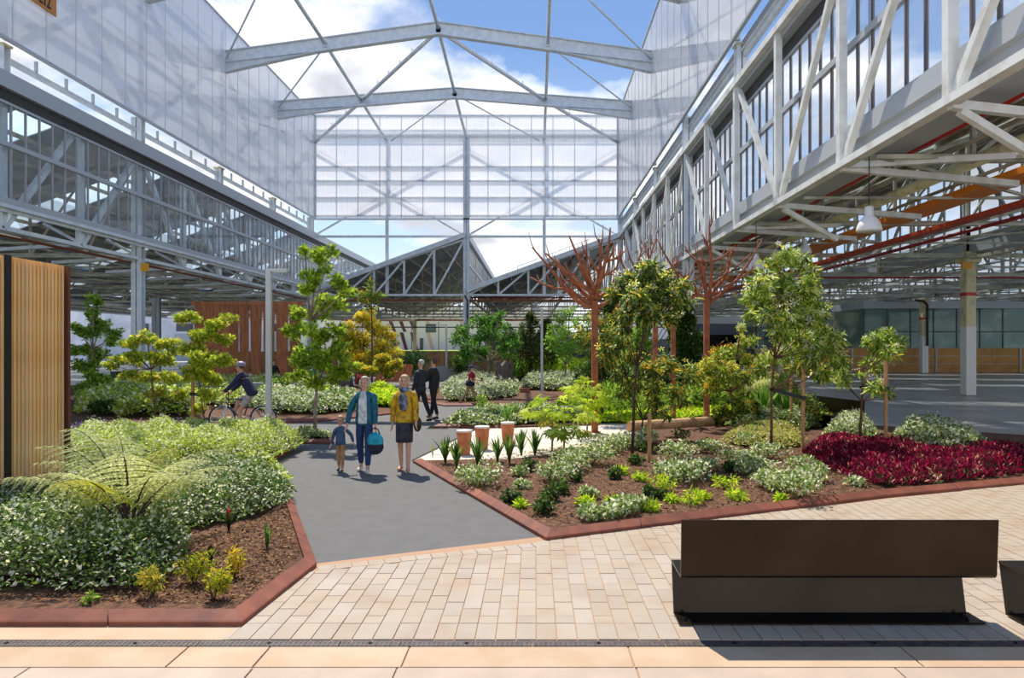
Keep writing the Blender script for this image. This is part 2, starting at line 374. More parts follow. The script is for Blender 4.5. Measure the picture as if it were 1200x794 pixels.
# asphalt path
path = [G(283,742), G(372,665), G(627,637), G(642,632), G(482,539), G(545,520), G(560,503), G(508,499), G(560,473), G(940,473), G(940,462), G(600,462),(-1.5,34),(-2.5,42),(-12,42),(-9.3,30), G(430,479), G(455,488), G(300,497), G(85,497), (-17,18.6), (-17,14.2), G(85,514), G(85,514), G(250,520), G(315,524), G(343,590)]
path = [G(283,742), G(372,665), G(627,637), G(642,632), G(482,539), G(560,501), G(900,489), G(940,470), G(940,464), G(560,464), (-1.5,40), (-14,40), (-14.5,24), (-17,24), (-17,12.5), (-7,12.5), (-4.6,9)]
p = MB().prism(path, -.019, 0.0).build('path', M['asphalt']); struct(p, 'dark grey asphalt path winding between the garden beds')

# front paving: mortar bed + pavers
front = [(-3.2, 4.87), (12.5, 4.87), (14.5, 13.0), G(1200,566), G(850,606), G(640,634), G(372,662), G(283,736)]
pb = MB().prism([(-3.2,4.87),(13,4.87),(13,11.2),(7,11.0),G(850,600),G(640,628),G(372,660),G(283,740)], -.019, .002).build('floor_paving', M['joint']); struct(pb, 'pale sandstone paver paving in front of the garden beds')
ax, ay = G(372,664); bx_, by_ = G(627,636.5)
dx, dy = bx_-ax, by_-ay; L = math.hypot(dx, dy); ux, uy = dx/L, dy/L; nx, ny = uy, -ux      # normal towards the camera
SW = .15
pav = []
def kcl(poly):          # clip to paving outline
    if sum(c[0] for c in poly)/len(poly) < bx_ + .05: poly = clip(poly, -nx, -ny, -(nx*ax+ny*ay) - SW - .004)   # camera side of the soldier course
    if len(poly) < 3: return poly
    # right bed front kerb
    for (q0, q1) in ((G(625,636.5), G(850,607)), (G(850,607), G(1200,568))):
        ex, ey = q1[0]-q0[0], q1[1]-q0[1]; l = math.hypot(ex, ey); ex/=l; ey/=l
        poly = clip(poly, -ey, ex, -ey*q0[0]+ex*q0[1]+.02)
        if len(poly) < 3: return poly
    q0, q1 = G(283,733), G(371,664)
    ex, ey = q1[0]-q0[0], q1[1]-q0[1]
    return clip(poly, -ey, ex, -ey*q0[0]+ex*q0[1])
gap = .008; wx = .147; y0c = 4.885
def area(p): return abs(sum(p[i][0]*p[(i+1)%len(p)][1]-p[(i+1)%len(p)][0]*p[i][1] for i in range(len(p))))/2
rg = random.Random(5)
for i in range(-17, 85):
    xa = i*wx + .01
    ys = [y0c, y0c+.285]; y = y0c+.285
    if i % 2: y += .145; ys.append(y)
    while y < 11: y += .285; ys.append(y)
    for ya, yb in zip(ys[:-1], ys[1:]):
        q = [(xa+gap/2, ya+gap/2), (xa+wx-gap/2, ya+gap/2), (xa+wx-gap/2, yb-gap/2), (xa+gap/2, yb-gap/2)]
        q = kcl(q)
        if len(q) >= 3 and area(q) > .003: pav.append((min(c[1] for c in q), q))
# soldier course along the asphalt
k = 0
while k*.155 < L - .05:
    s0, s1 = k*.155 + gap/2, (k+1)*.155 - gap/2; k += 1
    q = [(ax+ux*a+nx*b, ay+uy*a+ny*b) for a, b in ((s0, .0), (s1, .0), (s1, SW-gap/2), (s0, SW-gap/2))]
    q0, q1 = G(283,733), G(371,664); ex, ey = q1[0]-q0[0], q1[1]-q0[1]; q = clip(q, -ey, ex, -ey*q0[0]+ex*q0[1])
    if len(q) >= 3 and area(q) > .003: pav.append((6.0 + k*.01, q))
pav.sort(key=lambda t: t[0])
rest = MB(); cnt = 0
for d, q in pav:
    cx_ = sum(c[0] for c in q)/len(q); cy_ = sum(c[1] for c in q)/len(q)
    zt = .010 + rg.uniform(-.0015, .0015)
    if cnt < 298 and 1 < pix(cx_, cy_, 0)[0] < 1199 and not (1.15 < cx_ < 3.3 and 5.1 < cy_ < 5.6):
        b = MB().prism(q, .002, zt).build('paver', M['paver'], pb); cnt += 1
    else: rest.prism(q, .002, zt)
o = rest.build('paver_field', M['paver'], pb); tag(o, kind='stuff')
# sandstone slabs nearest the camera
sb = MB().box((-6.5, 2.6, -.019), (9, 4.87, -.004)).build('floor_slab_bed', M['joint']); struct(sb, 'large sandstone slabs laid in rows in front of the drain')
def slabrow(y0, y1, xs, m, z=.008):
    for a, b in zip(xs[:-1], xs[1:]):
        MB().box((a+.006, y0+.005, -.004), (b-.006, y1-.005, z)).build('slab', m, sb, bevel=.003)
slabrow(4.465, 4.775, [-6.4,-4.3,-2.42,-1.85,-.875,.65,2.55,3.55,5.3,7.0], M['slab'])
slabrow(3.9, 4.465, [-6.4,-4.6,-3.3,-1.84,-.90,.66,2.35,4.3,6.2], M['slab2'])
slabrow(3.3, 3.9, [-6.4,-4.0,-2.2,-.4,1.2,3.0,5.0], M['slab'])
MB().box((-6.4, 4.885, -.004), (-4.0, 5.16, .008)).build('slab', M['slab'], sb); MB().box((-4.0, 4.885, -.004), (-2.18, 5.16, .008)).build('slab', M['slab'], sb)
# slot drain
dr = thing('floor_drain', 'long dark iron slot drain crossing the sandstone paving', 'drain', (0, 4.83, 0))
xj = [-6.2,-5.2,-4.2,-3.28,-2.38,-1.38,-.95,-.02,.92,1.9,2.9,3.9,4.9,5.9]
for a, b in zip(xj[:-1], xj[1:]):
    mb = MB().box((a+.004, -.044, -.015), (b-.004, .044, .006)); 
    n = int((b-a)/.035)
    for i in range(n):
        x = a + .02 + i*(b-a-.03)/n
        mb.box((x, -.034, .006), (x+.012, -.004, .0085)); mb.box((x, .004, .006), (x+.012, .034, .0085))
    o = mb.build('drain_grate', M['grate'], dr)
    MB().lathe([(.013,0),(.013,.004)], ((a+b)/2, 0, .0086), 8).build('bolt', M['bolt'], o)

# walkway of pale slabs behind the big bed
wk = [G(484,541), G(598,539), G(640,534), G(706,521), G(735,512), G(745,504), G(850,500), G(950,497), G(905,486), G(850,490), G(640,498), G(560,503)]
wb = MB().prism(wk, .0, .006).build('floor_walkway', M['walk']); struct(wb, 'light stone walkway crossing behind the large garden bed')
yy = min(q[1] for q in wk); row = 0; rr = MB()
while yy < max(q[1] for q in wk):
    x = -3.2 + (row % 2)*.3
    while x < 8.5:
        cxx, cyy = x+.3, yy+.2
        if all(inside(wk, np.array([x+.1, x+.5]), np.array([cyy, cyy]))):
            MB().box((x+.004, yy+.004, .006), (x+.596, yy+.396, .014)).build('slab', M['walk'], wb)
        x += .6
    yy += .4; row += 1

# ================================================================== garden beds and kerbs
def bed(label, poly, kerb_edges, h=.055, hh=.1, ww=.11, seg=1.1, lab2=None):
    """poly: world outline (counter-clockwise); kerb_edges: indices of edges that carry a kerb"""
    n = len(poly); a2 = sum(poly[i][0]*poly[(i+1)%n][1]-poly[(i+1)%n][0]*poly[i][1] for i in range(n)); sg = 1 if a2 > 0 else -1
    def inset(i, d):
        p0, p1, p2 = (Vector(poly[(i-1)%n]), Vector(poly[i]), Vector(poly[(i+1)%n])); d1 = (p1-p0).normalized(); d2 = (p2-p1).normalized()
        m = Vector((-d1.y, d1.x))*sg + Vector((-d2.y, d2.x))*sg
        if m.length < .2: return tuple(p1)
        m.normalize(); return tuple(p1 + m*d/max(.35, m.dot(Vector((-d1.y, d1.x))*sg)))
    b = MB().prism([inset(i, .07) for i in range(n)], -.02, h).build('garden_soil', M['mulch']); struct(b, label)
    if kerb_edges:
        kb = thing('garden_kerb', lab2, 'kerb', (poly[kerb_edges[0]][0], poly[kerb_edges[0]][1], 0))
        n = len(poly); a2 = sum(poly[i][0]*poly[(i+1)%n][1]-poly[(i+1)%n][0]*poly[i][1] for i in range(n)); sg = 1 if a2 > 0 else -1
        O = Vector(kb.location)
        def inn(i, d):   # mitred inner corner at vertex i
            p0, p1, p2 = (Vector(poly[(i-1)%n]), Vector(poly[i]), Vector(poly[(i+1)%n]))
            d1 = (p1-p0).normalized(); d2 = (p2-p1).normalized(); n1 = Vector((-d1.y, d1.x))*sg; n2 = Vector((-d2.y, d2.x))*sg
            m = (n1+n2); 
            if m.length < .2: return p1 + n1*d
            m.normalize(); return p1 + m * (d / max(.35, m.dot(n1)))
        for e in kerb_edges:
            p, q = Vector(poly[e]), Vector(poly[(e+1)%n]); pi, qi = inn(e, ww), inn((e+1)%n, ww); pm, qm = inn(e, .012), inn((e+1)%n, .012)
            k = max(1, round((q-p).length/seg)); 
            for s in range(k):
                a, c = s/k, (s+1)/k; ln = (q-p).length; ga = .004/ln
                if s: a += ga
                if s < k-1: c -= ga
                def L3(u, w, t, z): r = u.lerp(w, t); return (r.x-O.x, r.y-O.y, z)
                vs = []
                for t in (a, c):
                    vs += [L3(p,q,t,-.01), L3(p,q,t,hh*.42), L3(pm,qm,t,hh*.5), L3(pi,qi,t,hh), L3(pi,qi,t,-.01)]
                MB().add(vs, [(0,1,2,3,4)[::-1], (5,6,7,8,9)] + [(i, 5+i, 5+(i+1)%5, (i+1)%5)[::-1] for i in range(5)]).build('kerb_stone', M['kerb'], kb)
    return b
bedL = [G(-330,735), G(283,735), G(342,683) if 0 else G(371,664), G(343,588), (-4.6,11.2), (-4.95,14.0), (-7.2,15.1), (-12,15.1), (-13.5,8)]
bedL[0] = (-6.2, G(283,735)[1])
bed('bark mulch garden bed around the tree fern', bedL, [0,1,2,3,4], lab2='rusty brown kerb edging the tree fern bed')
bedR = [G(640,634), G(850,607), G(1040,583), G(1200,568), (10.6,12.2), (12.4,15.2), (9.0,17.9), G(850,501), G(745,505), G(735,513), G(706,522), G(640,535), G(598,540), G(484,542)]
bed('wide bark mulch garden bed with shrubs and young trees', bedR, [0,1,2,3,13], lab2='rusty red kerb edging the wide mulch bed')
bedM = [G(508,501), G(560,506) if 0 else G(600,502), G(705,499), G(700,483), G(560,481)]
bed('small mulch bed between the path and the stone walkway', bedM, [0,4], lab2='short rusty kerb at the tip of the small bed')
bedB = [G(490,470), G(520,476), G(600,475.5), G(940,470), (9,52), (-3,52), (-5.5,44)]
bed('raised back garden bed around the grey tree stump', bedB, [0,1,2], lab2='thin rusty kerb of the bed with the tree stump', seg=1.4)
bedK = [G(85,499), G(235,500), G(380,494), G(462,485), G(472,476), G(440,462), (-9.6,37), (-26,37), (-17,20)]
bed('long garden bed across the path with young maples', bedK, [0,1,2,3,4], lab2='low rusty kerb of the long bed behind the cyclist', seg=1.4)
bedT = [G(328,520), G(392,520), G(389,510), G(336,511)]
bed('tiny kerbed planting square around a street tree', bedT, [0,1,2,3], lab2='rusty kerb frame of the tiny tree square', seg=1.3)

# ================================================================== steel: columns
XL, XR, XM = -17.5, 6.6, -5.35
def hsec(mb, x, y, z0, z1, w=.42, d=.3):
    """H section standing column"""
    mb.box((x-w/2, y-d/2, z0), (x+w/2, y-d/2+.03, z1)); mb.box((x-w/2, y+d/2-.03, z0), (x+w/2, y+d/2, z1)); mb.box((x-.015, y-d/2, z0), (x+.015, y+d/2, z1))
def column(lab, x, y, h, m, w=.42, white=None, **k):
    t = thing('steel_column', lab, 'column', (x, y, 0))
    if white:
        MB().box((-w/2, -w/2, 0), (w/2, w/2, white)).build('painted_base', M['white'], t, bevel=.01)['label'] = 'white painted lower length'
        a = MB(); a.box((-w/2+.01, -w/2+.01, white), (w/2-.01, w/2-.01, h)); a.build('shaft', m, t)
        MB().box((-w/2-.01, -w/2-.01, 4.35), (w/2+.01, w/2+.01, 4.5)).build('band', M['red'], t)['label'] = 'red painted band'
        MB().box((-w*.8, -w*.8, h-.5), (w*.8, w*.8, h-.3)).build('bracket', m, t)
    else:
        mb = MB(); hsec(mb, 0, 0, 0, h, w); mb.build('shaft', m, t)
        MB().box((-w*.7, -.28, 0), (w*.7, .28, .04)).build('base_plate', m, t)
    return t
column('tall pale blue grey steel column standing beside the glazed strip over the young maples', XL, 30.1, 12.2, M['steel'], .46)
column('pale steel corner column where the glazed strip meets the end wall', XL, 53.2, 12.2, M['steel'], .46)
column('tall white steel column rising behind the rust coloured tree sculptures', XR+.15, 30.1, 12.2, M['steel'], .46)
column('pale steel corner column at the end wall beside the sloping roof', XR+.05, 53.2, 18.6, M['steel'], .4)
cm = column('central pale steel column of the end wall with a black drainpipe', XM, 53.2, 18.6, M['steel'], .46)
MB().tube([(-.1,-.3,6.1),(.12,-.3,5.7),(.12,-.3,0)], .06, 8).build('drainpipe', M['black'], cm)['label'] = 'black drainpipe'
for z in (24.9, 17.6): pass
# upper posts on the garden's two long sides
for side, x in (('left', XL), ('right', XR+.15)):
    for j, z in enumerate(ZK):
        if abs(z-53.2) < .1 or abs(z-30.1) < .1: continue
        if not seen(x, x, z-.2, z+.2, 6, 12.2): continue
        s = 'long glazed strip' if side == 'left' else 'glazing behind the benches'
        t = thing('steel_post', f'short steel post above the {s}, {ordn(j)} from the end wall', 'post', (x, z, 10.9), group='steel posts carrying the translucent side walls')
        mb = MB(); hsec(mb, 0, 0, 0, 1.05, .36, .3); mb.build('shaft', M['steel'], t)
        MB().box((-.22, -.2, 1.05), (.22, .2, 1.12)).build('cap_plate', M['cream'], t)
# thin end wall posts
for x, nm in ((-11.6,'between the corner and the central column'), (.72,'between the central column and the sculptures side corner')):
    t = thing('steel_post', f'slim end wall post {nm}', 'post', (x, 53.55, 6.1))
    MB().box((-.12,-.12,0), (.12,.12,12.4)).build('shaft', M['steel'], t)

# ================================================================== translucent side walls (panels are parts)
ZB, ZT = 12.15, 20.05
def polywall(name, x, lab, sgn):
    fr = MB()
    z0, z1 = ZB, ZT
    fr.box((x-.06, 2, z0-.1), (x+.06, 53.2, z0)); fr.box((x-.06, 2, z1), (x+.06, 53.2, z1+.09))
    w = fr.build(name, M['gutter']); struct(w, lab)
    rails = MB()      # girts carried outside, seen softly through the sheet
    for zz in (13.6, 15.2, 16.8, 18.4): rails.box((x-sgn*.16-.04, 2, zz-.05), (x-sgn*.16+.04, 53.2, zz+.05))
    for z in ZK:
        for k in range(2):
            if z < 2: continue
            rails.bar((x-sgn*.2, z-7.7*(k==0)*1 if 0 else z, z0), (x-sgn*.2, z, z1), .14)
            break
        rails.bar((x-sgn*.2, max(z-7.7,1), z0+.2), (x-sgn*.2, z, z1-1.6), .11); rails.bar((x-sgn*.2, z, z0+.2), (x-sgn*.2, max(z-7.7,1), z1-1.6), .11)
    rails.build('girt_frame', M['steel'], w)
    me = MB().box((-.012, .012, 0), (.012, 1.528, z1-z0)).mesh('panel', M['poly'])
    jm = MB().box((-.02, -.012, 0), (.02, .012, z1-z0)).mesh('joint_strip', M['steel'])
    y = 53.2 - 1.54
    while y > 2:
        if seen(x, x, y, y+1.54, z0, z1, 60):
            inst('panel', me, w, (x, y, z0)); inst('joint_strip', jm, w, (x + sgn*.005, y, z0))
        y -= 1.54
    return w
polywall('wall_left', -17.15, 'tall translucent panel wall over the long glazed strip', 1)
polywall('wall_right', 6.45, 'tall translucent panel wall over the benches side', -1)
# end wall
fr = MB(); y = 53.15
for zz in (12.35, 13.75, 15.05, 16.15, 18.6, 19.0): fr.box((-17.15, y+.05, zz-.06), (6.45, y+.2, zz+.06))
fr.box((-17.2, y-.05, ZT), (6.5, y+.1, ZT+.12)); fr.box((-17.2, y-.1, 12.0), (6.5, y+.15, 12.12))
fr.box((-17.2, y-.05, ZB), (-17.05, y+.1, ZT)); fr.box((6.35, y-.05, ZB), (6.5, y+.1, ZT))
ew = fr.build('wall_back', M['steel']); struct(ew, 'translucent panel end wall high above the planted garden')
zs = [12.15, 13.75, 15.05, 16.15, 18.0, 20.05]
npn = 14; pw = 23.6/npn
for i in range(npn):
    for a, b in zip(zs[:-1], zs[1:]):
        MB().box((-17.15+i*pw+.02, y-.012, a+.02), (-17.15+(i+1)*pw-.02, y+.012, b-.02)).build('panel', M['poly_end'], ew)
    if i: MB().box((-17.15+i*pw-.02, y-.03, ZB), (-17.15+i*pw+.02, y+.03, ZT)).build('mullion', M['steel'], ew)
# bracing + rail of the end frame
t = thing('end_wall_bracing', 'pale steel cross bracing and rail of the end wall frame', 'bracing', (XM, 53.3, 6.1))
def eb(nm, p, q, w): MB().bar((p[0]-XM, .15, p[1]-6.1), (q[0]-XM, .15, q[1]-6.1), w).build(nm, M['steel'], t)
eb('rail', (-17.4, 10.75), (6.5, 10.75), .17)
for c in (-11.4, .6):
    for s in (-1, 1):
        eb('brace', (c - s*6, 10.75), (c + s*6, 17.7), .12)
eb('top_rail', (-17.4, 18.5), (6.5, 18.5), .16)

# ================================================================== roof frame over the garden: arched beams, purlins, braces
peak = {53.2: 18.7, 45.5: 19.35, 37.8: 20.05, 30.1: 20.4, 22.4: 20.6, 14.7: 20.7}
ZE = 18.45
def ztop(x, z):
    p = peak[z]; 
    return ZE + (p-ZE) * (1 - abs(x-XM)/11.8)
for j, z in enumerate(ZK[1:6]):
    if not seen(-17.1, 6.4, z, z, 17.3, peak[z]): continue
    t = thing('roof_beam', f'arched pale steel roof beam over the garden, {ordn(j)} in from the end wall', 'beam', (XM, z, 0), group='arched open roof beams')
    for s in (-1, 1):
        xe = -17.12 if s < 0 else 6.42
        pts = [(xe-XM, ZE), (0, peak[z])]
        # web
        hx = xe-XM; q = hx - (5.0 if hx > 0 else -5.0)
        zq = ZE + (peak[z]-ZE)*(1-abs(q)/abs(hx))
        web = [(hx, ZE-1.15), (q, zq-.72), (0, peak[z]-.68), (0, peak[z]), (hx, ZE)]
        vs = [(a, -.012, b) for a, b in web] + [(a, .012, b) for a, b in web]; n = 5
        MB().add(vs, [(0,1,2,3,4), (9,8,7,6,5)] + [(i, n+i, n+(i+1)%n, (i+1)%n) for i in range(n)]).build('web_plate', M['steel'], t)
        MB().bar((hx,0,ZE), (0,0,peak[z]), .34, .04).build('top_flange', M['steel'], t)
        MB().bar((q,0,zq-.72), (0,0,peak[z]-.68), .34, .04).bar((hx,0,ZE-1.15), (q,0,zq-.72), .34, .04).bar((hx,0,ZE-.62),(q,0,zq-.70),.3,.03).build('bottom_flange', M['steel'], t)
pz = ZK[:6]
nmx = {-11.6:'on the glazed strip side', XM:'along the ridge', .72:'on the benches side'}
for x in (-11.6, XM, .72):
    t = thing('roof_purlin', f'long round steel purlin {nmx[x]} of the open garden roof', 'purlin', (x, 53.2, 18.5))
    for a, b in zip(pz[:-1], pz[1:]):
        if not seen(x, x, b, a, ztop(x,b)-.5, ztop(x,a)): continue
        MB().tube([(0, a-53.2, ztop(x,a)-.35-18.5), (0, b-53.2, ztop(x,b)-.35-18.5)], .10, 8).build('purlin_length', M['steel'], t, smooth=True)
bi = 0
def brace(x0, z0, x1, z1, r, lab):
    if not seen(min(x0,x1), max(x0,x1), min(z0,z1), max(z0,z1), 17.5, 20.5): return
    t = thing('roof_brace', lab, 'brace', (x0, z0, 0))
    a = (0, 0, ztop(x0,z0)-.4); b = (x1-x0, z1-z0, ztop(x1,z1)-.4)
    MB().tube([a, b], r, 8).build('tube', M['steel'], t, smooth=True)
    MB().box((-.12,-.12,a[2]-.12), (.12,.12,a[2]+.12)).build('end_plate', M['steel'], t)
    if r > .08:
        for k in (.3,.45,.6,.75): c = Vector(a).lerp(Vector(b), k); MB().box((c.x-.03, c.y-.03, c.z+.05), (c.x+.03, c.y+.03, c.z+.32)).build('cleat', M['steel'], t)
brace(XM, 37.8, -11.6, 45.5, .12, 'stout round roof brace falling from the ridge of the second beam towards the glazed strip')
brace(XM, 37.8, .72, 45.5, .12, 'stout round roof brace falling from the ridge of the second beam towards the benches side')
brace(-11.6, 45.5, -17.1, 53.2, .12, 'stout round roof brace reaching the end wall corner over the glazed strip')
brace(.72, 45.5, 6.4, 53.2, .12, 'stout round roof brace reaching the end wall corner over the benches side')
for j in range(0, 4):
    za, zb = ZK[j], ZK[j+1]
    if j == 0:
        brace(XM, zb, -11.2, za, .05, 'thin roof tie rod from the ridge to the end wall, glazed strip side'); brace(XM, zb, .3, za, .05, 'thin roof tie rod from the ridge to the end wall, benches side')
    else:
        brace(-11.6, zb, -17.1, za, .05, f'thin roof tie rod meeting the glazed strip side wall, {ordn(j-1)} from the end')
        brace(.72, zb, 6.4, za, .05, f'thin roof tie rod meeting the benches side wall, {ordn(j-1)} from the end')

# ================================================================== trusses along the two long sides (23.1 m spans)
SW_ = 1.0
def longtruss(x, y0, y1, lab, m, zb=6.0, zt=10.7, w=.16, cat='truss', simple=False, group=None):
    t = thing('lattice_truss', lab, cat, (x, y0, zb), group=group)
    L_ = y1-y0; n = 6; d = L_/n; h = zt-zb
    MB().box((-.11, 0, -.07), (.11, L_, .07)).build('bottom_chord', m, t); MB().box((-w*.8, 0, h-.1), (w*.8, L_, h+.1)).build('top_chord', m, t)
    if simple:
        mb = MB()
        for i in range(n+1): mb.bar((0, i*d, 0), (0, i*d, h), w*.8)
        for i in range(n):
            a, b = ((i+1)*d, i*d) if i < n/2 else (i*d, (i+1)*d)
            mb.bar((0, a, 0), (0, b, h), w*.7)
        mb.build('web', m, t)
    else:
        for i in range(n+1): MB().bar((0, i*d, 0), (0, i*d, h), w*1.1).build('vertical', m, t)
        for i in range(n):
            a, b = ((i+1)*d, i*d) if i < n/2 else (i*d, (i+1)*d)
            MB().bar((.04, a, 0), (.04, b, h), w*.9).build('diagonal', m, t)
    return t
longtruss(XR, 7.0, 30.1, 'white steel lattice truss above the benches, its verticals standing before the glazing', M['steel_w'], w=.155)
longtruss(XR, 30.1, 53.2, 'white steel lattice truss running from the tall white column to the end wall', M['steel_w'], w=.155)
longtruss(XL, 7.0, 30.1, 'pale steel lattice truss behind the long glazed strip over the timber screen', M['steel'], w=.2)
longtruss(XL, 30.1, 53.2, 'pale steel lattice truss behind the long glazed strip towards the end wall', M['steel'], w=.2)
longtruss(XL, 53.2, 76.3, 'pale steel lattice truss behind the end of the long glazed strip', M['steel'], simple=True)
longtruss(XL, 76.3, 99.4, 'most distant lattice truss in line with the long glazed strip', M['truss_in'], simple=True)
longtruss(XR, 53.2, 76.3, 'lattice truss behind the end wall in line with the benches side glazing', M['truss_in'], simple=True)
longtruss(XM, 53.2, 76.3, 'lattice truss behind the central column of the end wall', M['truss_in'], simple=True)
longtruss(XM, 76.3, 99.4, 'most distant lattice truss in line with the central column', M['truss_in'], simple=True)

# ================================================================== glazed strips
def strip(name, x, y0, y1, lab, gm, mm, detail, face, cut=None):
    """vertical sawtooth glazing: glass from 6.95 to 10.1, louvre band above, fascia on top"""
    fr = MB()
    fr.box((x-.08, y0, 6.72), (x+.08, y1, 6.95)); fr.box((x-.05, y0, 8.62), (x+.07, y1, 8.78)); fr.box((x-.05, y0, 10.0), (x+.05, y1, 10.08))
    fr.box((x-.12, y0, 10.45), (x+.2*face if face > 0 else x+.12, y1, 10.98)) if face > 0 else fr.box((x-.3, y0, 10.45), (x+.12, y1, 10.98))
    s = fr.build(name, M['gutter']); struct(s, lab)
    lv = MB()
    for k in range(6): lv.box((x-.05, y0, 10.1+k*.06), (x+.05, y1, 10.125+k*.06))
    lv.build('louvre_band', M['louv'], s)
    if detail:
        pm = .6417
        g1 = MB().box((-.008, .03, 0), (.008, pm-.03, 1.66)).mesh('glass_pane', gm); g2 = MB().box((-.008, .03, 0), (.008, pm-.03, 1.21)).mesh('glass_pane', gm)
        mu = MB().box((-.03, -.025, 0), (.035, .025, 3.1)).mesh('mullion', mm)
        y = y1 - pm; far = MB(); farm = MB(); cnt = 0
        while y > y0 - .01:
            if seen(x, x, y, y+pm, 6.9, 10.1, 30):
                if cnt < 96: pass
                inst('glass_pane', g1, s, (x, y, 6.955)); inst('glass_pane', g2, s, (x, y, 8.785)); inst('mullion', mu, s, (x, y, 6.95))
            y -= pm
    else:
        a = MB(); a.box((x-.008, y0, 6.95), (x+.008, y1, 8.62)); a.box((x-.008, y0, 8.78), (x+.008, y1, 10.0)); tag(a.build('glass_run', gm, s), kind='stuff')
        b = MB(); y = y0
        while y < y1: b.box((x-.04, y-.04, 6.95), (x+.04, y+.04, 10.1)); y += 1.283 if detail is False else .6417
        tag(b.build('mullion_row', mm, s), kind='stuff')
    return s
strip('window_1', -17.2, 7.0, 53.2, 'long vertical glazed strip with louvres opposite the benches', M['glass'], M['mull'], True, 1)
strip('window_2', 6.95, 7.0, 53.2, 'tall glazed strip behind the white truss above the benches', M['glass_r'], M['mull_r'], True, -1)
strip('window_3', -17.2, 53.2, 99.4, 'end of the long glazed strip seen beyond the end wall', M['glass_r'], M['steel'], False, 1)
strip('window_4', -5.3, 53.4, 99.4, 'glazed upright of the sawtooth roof behind the central column', M['glass_r'], M['steel'], False, 1)
strip('window_5', 19.15, 5, 99.4, 'first bright glazed upright under the roofs behind the benches', M['glass_r'], M['truss_in'], False, 1)
strip('window_6', 31.3, 15, 99.4, 'second bright glazed upright under the roofs behind the benches', M['glass_r'], M['truss_in'], False, 1)
strip('window_7', 43.4, 24, 99.4, 'third bright glazed upright under the roofs behind the benches', M['glass_r'], M['truss_in'], False, 1)
strip('window_8', 55.5, 30, 99.4, 'fourth bright glazed upright under the roofs behind the benches', M['glass_r'], M['truss_in'], False, 1)
strip('window_9', -29.3, 7, 99.4, 'glazed upright deep under the roofs behind the timber screen', M['glass_r'], M['truss_in'], False, 1)

# ================================================================== sawtooth roofs
def roofbay(a, b, y0, y1, lab, sky=True, za=6.6, zt=10.85, gutter=True):
    w = b-a; r = MB(); sk = MB(); y = y0
    def quad(mb, u0, u1, yy0, yy1, th=.05):
        za0 = za+(zt-za)*u0; za1 = za+(zt-za)*u1; x0 = a+w*u0; x1 = a+w*u1
        mb.add([(x0,yy0,za0),(x1,yy0,za1),(x1,yy1,za1),(x0,yy1,za0),(x0,yy0,za0+th),(x1,yy0,za1+th),(x1,yy1,za1+th),(x0,yy1,za0+th)],
            [(0,3,2,1),(4,5,6,7),(0,1,5,4),(1,2,6,5),(2,3,7,6),(3,0,4,7)])
    while y < y1:
        if sky and ((y-y0) // 1.925) % 4 == 2 and y+1.925 <= y1:
            quad(sk, .08, .92, y, y+1.925); quad(r, 0, .08, y, y+1.925); quad(r, .92, 1, y, y+1.925)
        else:
            quad(r, 0, 1, y, min(y+1.925, y1))
        y += 1.925
    o = r.build('ceiling', M['roof']); struct(o, lab)
    if sk.v: tag(sk.build('sun_patch_skylight', M['sky_sheet'], o), kind='stuff')  # translucent strips, added in the benches side bays to cast floor sun patches
    pu = MB()
    for k in range(9):
        u = (k+.5)/9; x = a+w*u; z = za+(zt-za)*u-.1
        pu.box((x-.04, y0, z-.08), (x+.04, y1, z+.08))
    tag(pu.build('purlin_row', M['truss_in'], o), kind='stuff')
    if gutter: MB().box((a-.1, y0, za-.35), (a+.9, y1, za-.28)).box((a-.1, y0, za-.28), (a-.05, y1, za+.1)).build('gutter', M['gutter'], o)
    return o
rb = [6.95, 19.1, 31.2, 43.3, 55.4]
for i in range(4): roofbay(rb[i]+.1, rb[i+1], 3 if i == 0 else 5, 99.4, f'{ordn(i)} sloping sheet roof bay behind the benches')
roofbay(-29.3, -17.5, 5, 99.4, 'sloping sheet roof bay rising to the long glazed strip'); roofbay(-41.4, -29.5, 5, 99.4, 'second sloping roof bay behind the timber screen')
roofbay(-53.5, -41.6, 5, 99.4, 'third sloping roof bay deep behind the timber screen')
roofbay(-17.1, -5.4, 53.25, 99.4, 'sloping sawtooth roof rising to the central column', sky=False, gutter=False, zt=10.8); roofbay(-5.2, 6.5, 53.25, 99.4, 'sloping sawtooth roof between the central column and the tree sculptures', sky=False, gutter=False, zt=10.8)
# gutter fascia under the glazing above the benches
gf = MB().box((6.85, 5, 6.6), (6.93, 53.2, 6.9)).box((6.85, 5, 6.56), (6.93, 53.2, 6.6)).add([(6.85,5,6.56),(7.9,5,6.3),(7.9,53.2,6.3),(6.85,53.2,6.56),(6.85,5,6.53),(7.9,5,6.27),(7.9,53.2,6.27),(6.85,53.2,6.53)],[(0,1,2,3),(7,6,5,4),(0,4,5,1),(1,5,6,2),(2,6,7,3),(3,7,4,0)]).build('trim_1', M['gutter']); struct(gf, 'white gutter fascia and soffit under the glazing above the benches')
gf = MB().box((-17.42, 5, 6.62), (-17.1, 53.2, 6.74)).box((-17.3, 5, 6.5), (-17.22, 53.2, 6.64)).build('trim_2', M['steel']); struct(gf, 'pale steel sill under the long glazed strip')
